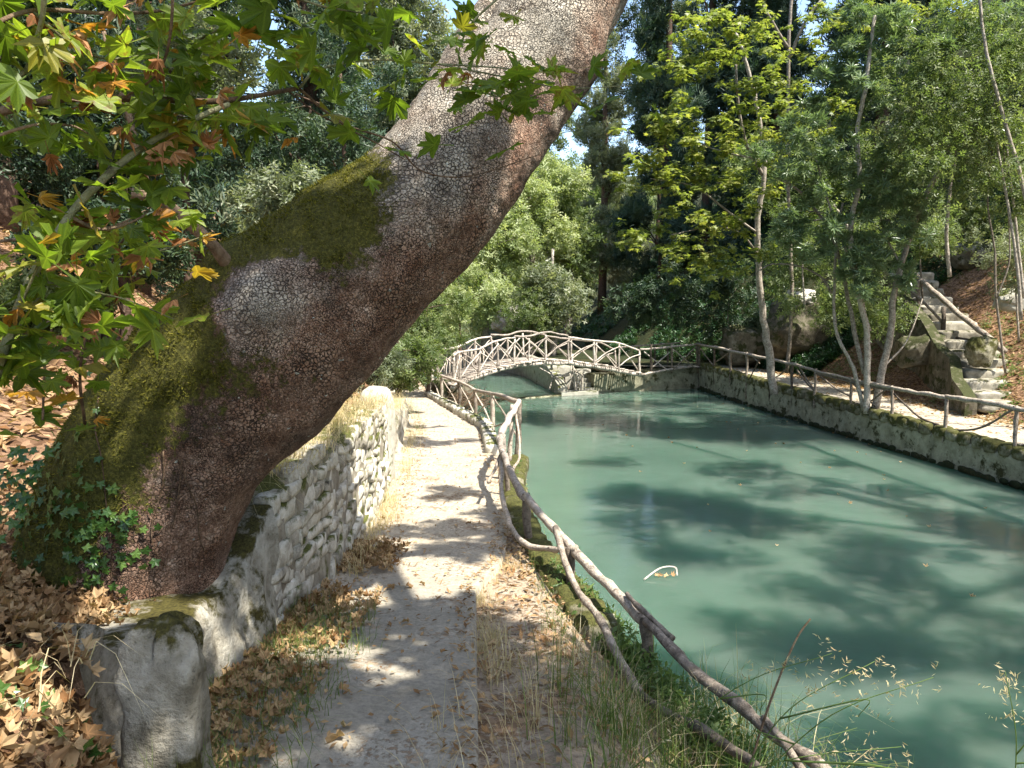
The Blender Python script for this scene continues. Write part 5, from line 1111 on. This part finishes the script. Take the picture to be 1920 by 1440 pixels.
def verge_spots(n, y0, y1, t0, t1):
    out = []
    for k in range(n):
        y = rg.uniform(y0, y1); t = rg.uniform(t0, t1); x = xe(y) + (xf(y) - xe(y)) * t; out.append((x, y, float(zp(y) - .08 + (zf(y) - zp(y)) * max(0, t))))
    return out
grass('grass', gp(rg, verge_spots(70, 2.0, 3.7, -.2, 2.0), 20, .06), .50, .0055, 'grass_green', 'long green grass in front of the near end of the fence', 41, lean=1.1)
grass('grass', gp(rg, verge_spots(70, 2.0, 4.2, -.7, 1.6), 18, .07), .34, .0042, 'grass_dry', 'straw coloured dry grass along the bottom edge right of the path', 42, lean=1.2)
grass('grass', gp(rg, [(rg.uniform(.2, float(xf(y)) + .35), y, 1.25) for y in rg.uniform(2.1, 4.2, 120)], 14, .07), .50, .006, 'grass_green', 'tall tangled green grass along the bottom edge in front of the water', 56, lean=1.5, droop=.9)
grass('grass', gp(rg, [(rg.uniform(.0, float(xf(y)) + .3), y, 1.3) for y in rg.uniform(2.1, 4.0, 100)], 12, .08), .46, .005, 'grass_dry', 'long arching straw blades mixed into the green grass at the bottom edge', 57, lean=1.6, droop=.9)
grass('grass', gp(rg, verge_spots(60, 3.6, 9, -.2, 1.1), 16, .05), .17, .004, 'grass_green', 'short green grass along the pool edge beside the fence', 43, lean=1.0)
grass('grass', gp(rg, [(xr(y) + rg.uniform(.02, .14), y, zp(y) - .1) for y in rg.uniform(3.6, 6, 16)], 30, .035), .20, .0035, 'grass_dry', 'pale dry grass tufts against the edge of the concrete path', 44, lean=1.0)
grass('grass', gp(rg, [(xl(y) + rg.uniform(.0, .22), y, zp(y)) for y in np.concatenate([rg.uniform(5.3, 9, 34), rg.uniform(9, 16, 26)])], 30, .06), .19, .005, 'grass_dry', 'dry grass tufts along the foot of the rubble wall', 45, lean=1.2)
grass('grass', gp(rg, [(xl(y) - rg.uniform(.0, .35), y, zw(y)) for y in rg.uniform(4.4, 13, 80)], 26, .06), .30, .005, 'grass_dry', 'straw grass hanging over the top of the rubble wall', 46, lean=1.8, droop=1.0, bias=(.35, -.1))
grass('grass', gp(rg, [(-1.4 + rg.uniform(0, .55), y, zp(y)) for y in rg.uniform(2.2, 4.6, 70)], 20, .06), .20, .0035, 'grass_green', 'thin grass on the left edge of the concrete path', 47, lean=1.5)
grass('grass', gp(rg, [(rg.uniform(-1.7, -1.2), y, 2.5) for y in rg.uniform(1.5, 2.3, 16)], 8, .05), .26, .0045, 'grass_dry', 'long arching straw blades in the lower left corner', 48, lean=1.6, droop=1.0)
grass('grass', gp(rg, [(rg.uniform(-1.2, -.7), y, 1.9) for y in rg.uniform(2.0, 2.5, 30)], 9, .05), .36, .004, 'grass_green', 'green blades rising in front of the stone pier', 49, lean=.7, droop=.8)
grass('grass', gp(rg, [(xl(y) + .1, y, zp(y)) for y in rg.uniform(14, 22, 12)], 22, .12), .3, .006, 'weed', 'green weeds along the left edge of the far footpath', 50, lean=1.0)
# tall seeding grasses over the water
def seed_grass(base, tip, mid, label, nseed, seed, mat='grass_green', smat='grass_dry'):
    rg = rgz(seed); root = empty('seeding_grass', base); tag(root, label, 'grass stalk', 'tall seeding grass stalks over the water')
    p = smooth_path([base, mid, tip], 7); mb = MB(); add_tube(mb, p, [.0026, .0012], 5, 0, seed); mb.obj('stem', M[mat], root)
    j = rg.integers(int(len(p) * .55), len(p), nseed); j = np.sort(j); pos = p[j] + np.repeat(rg.normal(size=(nseed // 6 + 1, 3)) * (.04, .05, .03), 6, 0)[:nseed] * np.tile([.3, .5, .7, .85, 1, 1.1], nseed)[:nseed, None] + rg.normal(size=(nseed, 3)) * .006
    V_, F_, t_ = scatter(*BLADE, pos, rots(rg.normal(size=(nseed, 3)), rg.uniform(0, 6.28, nseed)), .022 * rg.uniform(.6, 1.3, nseed), rg.random(nseed))
    link('seed_head', make_mesh('seed_head', V_ - np.array(world_loc(root)), F_, M[smat], False, {'tint': t_}), root)
    for k in range(2):
        i = rg.integers(2, len(p) // 2); a = p[i]; b = a + rg.normal(size=3) * (.12, .08, .05) + (.05, 0, .05); c = b + (rg.normal() * .08, 0, -.06); V2, Q2, T2 = tube(smooth_path([a, b, c], 5), [.003, .001], 4); mb = MB(); mb.add(V2, Q2, T2); mb.obj('blade', M[mat], root)
for k, (b, m, t, lb) in enumerate([((1150, 1470, 2.6), (1380, 1290, 2.55), (1560, 1225, 2.5), 'seeding grass stalk arching right with a pale feathery head left of the dry stalk'), ((1380, 1470, 2.5), (1480, 1330, 2.5), (1640, 1240, 2.5), 'green grass stalk with a drooping ochre seed head over the water'), ((1400, 1480, 2.4), (1560, 1340, 2.4), (1750, 1270, 2.4), 'longest seeding grass stalk reaching farthest right over the water'), ((1290, 1470, 2.6), (1500, 1420, 2.5), (1690, 1400, 2.5), 'low seeding grass stalk lying almost flat near the bottom edge'), ((1900, 1500, 2.4), (1905, 1380, 2.4), (1885, 1260, 2.4), 'single dry seed stalk standing at the right edge of the picture'), ((1250, 1470, 2.6), (1260, 1380, 2.6), (1320, 1290, 2.6), 'short seeding stalk beside the near fence post')]):
    seed_grass(tuple(P(*b)), tuple(P(*t)), tuple(P(*m)), lb, 90, 60 + k)
ds = empty('dry_stalk', P(1430, 1400, 2.6)); tag(ds, 'single tall brown dry stalk leaning right in front of the water', 'stalk')
stick(ds, 'stem', PP([(1400, 1460, 2.6), (1432, 1350, 2.6), (1465, 1260, 2.6), (1495, 1195, 2.6), (1520, 1160, 2.6)]), .005, .003, M['branch_brown'], 6, 6, .3)
# ------------------------------------------------------------------ fallen leaves one can pick out
rg = rgz(77)
for k in range(250):
    y = rg.uniform(1.55, 3.3); x = hx(y) - .0 - rg.random() ** 1.2 * 1.5; z = lz(x, y) + rg.uniform(.02, .08)
    put_leaf(left_hill, LM['curl', 'lf_dry'][k % 5], (x, y, z), rg.normal(size=3) * .6 + (0, -.2, .8), rg.uniform(0, 6.28), rg.uniform(.038, .072), 'fallen_leaf')
for px, py, s in [(635, 1392, .075), (650, 1370, .05), (762, 1172, .035), (765, 1105, .05), (790, 1100, .04), (735, 1108, .05), (820, 1350, .04), (770, 1200, .03), (560, 1220, .05), (590, 1200, .05), (520, 1260, .06), (545, 1180, .05), (830, 1230, .03), (500, 1340, .06), (700, 1020, .05), (715, 975, .05), (880, 985, .04), (640, 1300, .05)]:
    d = ray(px, py); D = 4.0
    for _ in range(30): D = (3.6 - float(zp(D))) / (-d.z / d.y)
    p = P(px, py, D); put_leaf(slab if D < 5.3 else path, LM['curl', 'lf_dry'][int(px) % 5], (p.x, p.y, p.z + .025), rg.normal(size=3) * .35 + (0, 0, 1), rg.uniform(0, 6.28), s, 'fallen_leaf')
for k in range(60):
    y = rg.uniform(2.4, 6); x = rg.uniform(xr(y) + .03, xf(y)); put_leaf(bank_edge, LM['curl', 'lf_dry'][k % 5], (x, y, float(zp(y)) - .04 + min(0, (float(zf(y)) - float(zp(y))) * (x - float(xe(y))) / (float(xf(y)) - float(xe(y))))), rg.normal(size=3) * .5 + (0, 0, 1), rg.uniform(0, 6.28), rg.uniform(.025, .05), 'fallen_leaf')
for k in range(3): put_leaf(nf, LM['wilt', 'lf_brown'][k], P(1215 + (k - 1) * 6, 1290 + 14 * k, 4.3), (rg.normal() * .4, -1, .3), rg.uniform(2.6, 3.6), .06, 'caught_leaf')
# floating scrap of bark and leaf
fl = empty('floating_debris', P(1245, 1080, 10.3)); d = ray(1245, 1082); D = 3.6 / (-d.z / d.y) * 1.0
fl.location = P(1245, 1082, D) + Vector((0, 0, .01)); tag(fl, 'curled dry reed and leaf floating on the pool', 'floating debris')
c = fl.location; stick(fl, 'reed', [(c.x - .28, c.y - .12, .01), (c.x - .05, c.y + .05, .10), (c.x + .15, c.y + .06, .11), (c.x + .17, c.y, .02)], .012, .009, M['wood_pale'])
for k in range(4): put_leaf(fl, LM['curl', 'lf_dry'][k], (c.x - .1 + k * .07, c.y, .02), (rg.normal() * .3, -.3, 1), k * 1.7, .06, 'leaf')
rg = rgz(99); yy_ = rg.uniform(6, 27, 60); xx_ = np.where(rg.random(60) < .55, xR(yy_) - rg.random(60) ** 2 * 2.5 - .2, rg.uniform(2, 8, 60)); xx_ = np.maximum(xx_, xw(yy_) + .3)
V_, F_, t_ = scatter(*CURL, np.stack([xx_, yy_, 0 * xx_ + .012], -1), rots(rg.normal(size=(60, 3)) * .12 + (0, 0, 1), rg.uniform(0, 6.28, 60)), rg.uniform(.06, .13, 60), rg.random(60))
o = link('floating_leaves', make_mesh('floating_leaves', V_, F_, M['lf_dry_t'], False, {'tint': t_})); tag(o, 'a few small dead leaves floating on the pool', 'fallen leaves', kind='stuff')
# reeds in the water
grass('reeds', gp(rg, [(.62, 10.6, -.02), (.5, 9.4, -.02), (.85, 8.4, -.02), (1.3, 7.6, -.02)], 9, .12), .5, .012, 'grass_green', 'few dark green reed blades standing in the water near the bank', 55, lean=1.0, cat='reeds')
# ------------------------------------------------------------------ far hill closing the valley
X, Y = np.meshgrid(np.linspace(-90, 110, 60), np.linspace(70, 170, 30)); Z = -1 + 26 * np.clip((Y - 72) / 70, 0, 1) ** .8 + nz(X, Y, .05, 4)
V_ = np.stack([X, Y, Z], -1).reshape(-1, 3); i, j = np.meshgrid(np.arange(29), np.arange(59), indexing='ij')
fh = link('far_hill', make_mesh('far_hill', V_, np.stack([i * 60 + j, i * 60 + j + 1, (i + 1) * 60 + j + 1, (i + 1) * 60 + j], -1).reshape(-1, 4), M['dark_ground'])); fh['kind'] = 'structure'
rg = rgz(90); cl = np.array([(x, y, -1 + 26 * max(0, min(1, (y - 72) / 70)) ** .8 + rg.uniform(1, 7), rg.uniform(2, 3.4)) for x, y in zip(rg.uniform(-50, 60, 170), rg.uniform(66, 120, 170))])
V_, F_, t_ = foliage(cl, 26000, 'sprig', .8, rg); o = link('far_wood', make_mesh('far_wood', V_, F_, M['lf_mid'], False, {'tint': t_})); tag(o, 'distant wood closing the end of the valley', 'wood', kind='stuff')
# ------------------------------------------------------------------ unseen crown clumps and right bank trees added for shade; left slope trees
rg = rgz(91)
def shade_clumps(parent, boxes, n, tpl, size, mat, r=.35, seed=1):
    rg = rgz(seed); L = []
    for (x0, x1, y0, y1, z0, z1, k) in boxes:
        for q in range(k): L.append((rg.uniform(x0, x1), rg.uniform(y0, y1), rg.uniform(z0, z1), r * rg.uniform(.6, 1.4)))
    return crown_obj(parent, np.array(L), n, tpl, size, mat, rg, 'crown', up=.9, rnd=.45, flat=.45)
limb(pt, [P(1160, -380, 4.7), (1.6, 4.3, 7.6), (2.2, 3.2, 8.6), (2.9, 1.8, 9.3)], [.2, .16, .12, .07])
limb(pt, [P(1360, -420, 4.4), (3.2, 4.2, 8.2), (5.5, 4.0, 9.4), (7.5, 4.5, 10.2)], [.09, .08, .05, .03])
shade_clumps(pt, SHADE_BOXES_A, 15000, 'star', .20, 'lf_mid', seed=92)  # clumps added out of view to shade path, trunk and hillside
rt = empty('unseen_shade_tree', (13.5, 6, .8)); tag(rt, 'unseen tall plane tree added on the right bank to dapple the pool with shade', 'tree')  # added out of view to carry the clumps that shade the pool
stick(rt, 'trunk', [(13.5, 6, .5), (13.2, 6.5, 5), (12.4, 8, 10), (11.5, 10, 12.5)], .35, .18, M['trunk_grey'], 10, 6)
for q in ((8, 3, 11), (7, 10, 11.5), (9, 16, 12), (12, 20, 12), (10, 7, 12)): stick(rt, 'limb', [(12.6, 7.5, 9), ((12.6 + q[0]) / 2, (7.5 + q[1]) / 2, 10.8), q], .14, .05, M['trunk_grey'])
shade_clumps(rt, SHADE_BOXES_B, 15000, 'star', .22, 'lf_mid', r=.62, seed=93)
for k, (x, y, z, r, n, lb) in enumerate([(15, 3, 1.5, 3.6, 3000, 'unseen broad tree added on the right bank to shade the camera side of the pool'), (18, 9, 2.5, 3.4, 2600, 'unseen broad tree added on the right bank to shade the pool further along'), (9, -8, 1, 4.0, 3000, 'unseen broad tree added behind the camera to shade the near end of the pool'), (26, 13, 8, 3.2, 2600, 'unseen broad tree added for shade up the right slope beyond the frame')]):
    bt(x, y, z, (r, r, 2.6), z + 8.5, n, 'lf_mid', lb, k=50 + k, size=.45, nc=30, rc=1.0, grp='unseen trees added above the right bank for shade', name='bank_tree')  # right bank trees outside the view, added to shade the pool
for k, (x, y, z) in enumerate([(-6, 1, 3.2), (-8, 6.5, 4.5), (-5, -5, 2.5)]):
    bt(x, y, z, (2.8, 2.6, 3), z + 8, 2200, 'lf_dark', ['dark tree on the left slope level with the camera', 'dark tree on the left slope above the leaning trunk', 'dark tree on the left slope behind the camera'][k], k=60 + k, size=.4, nc=30, rc=.9, grp='trees on the near left slope', name='bank_tree')
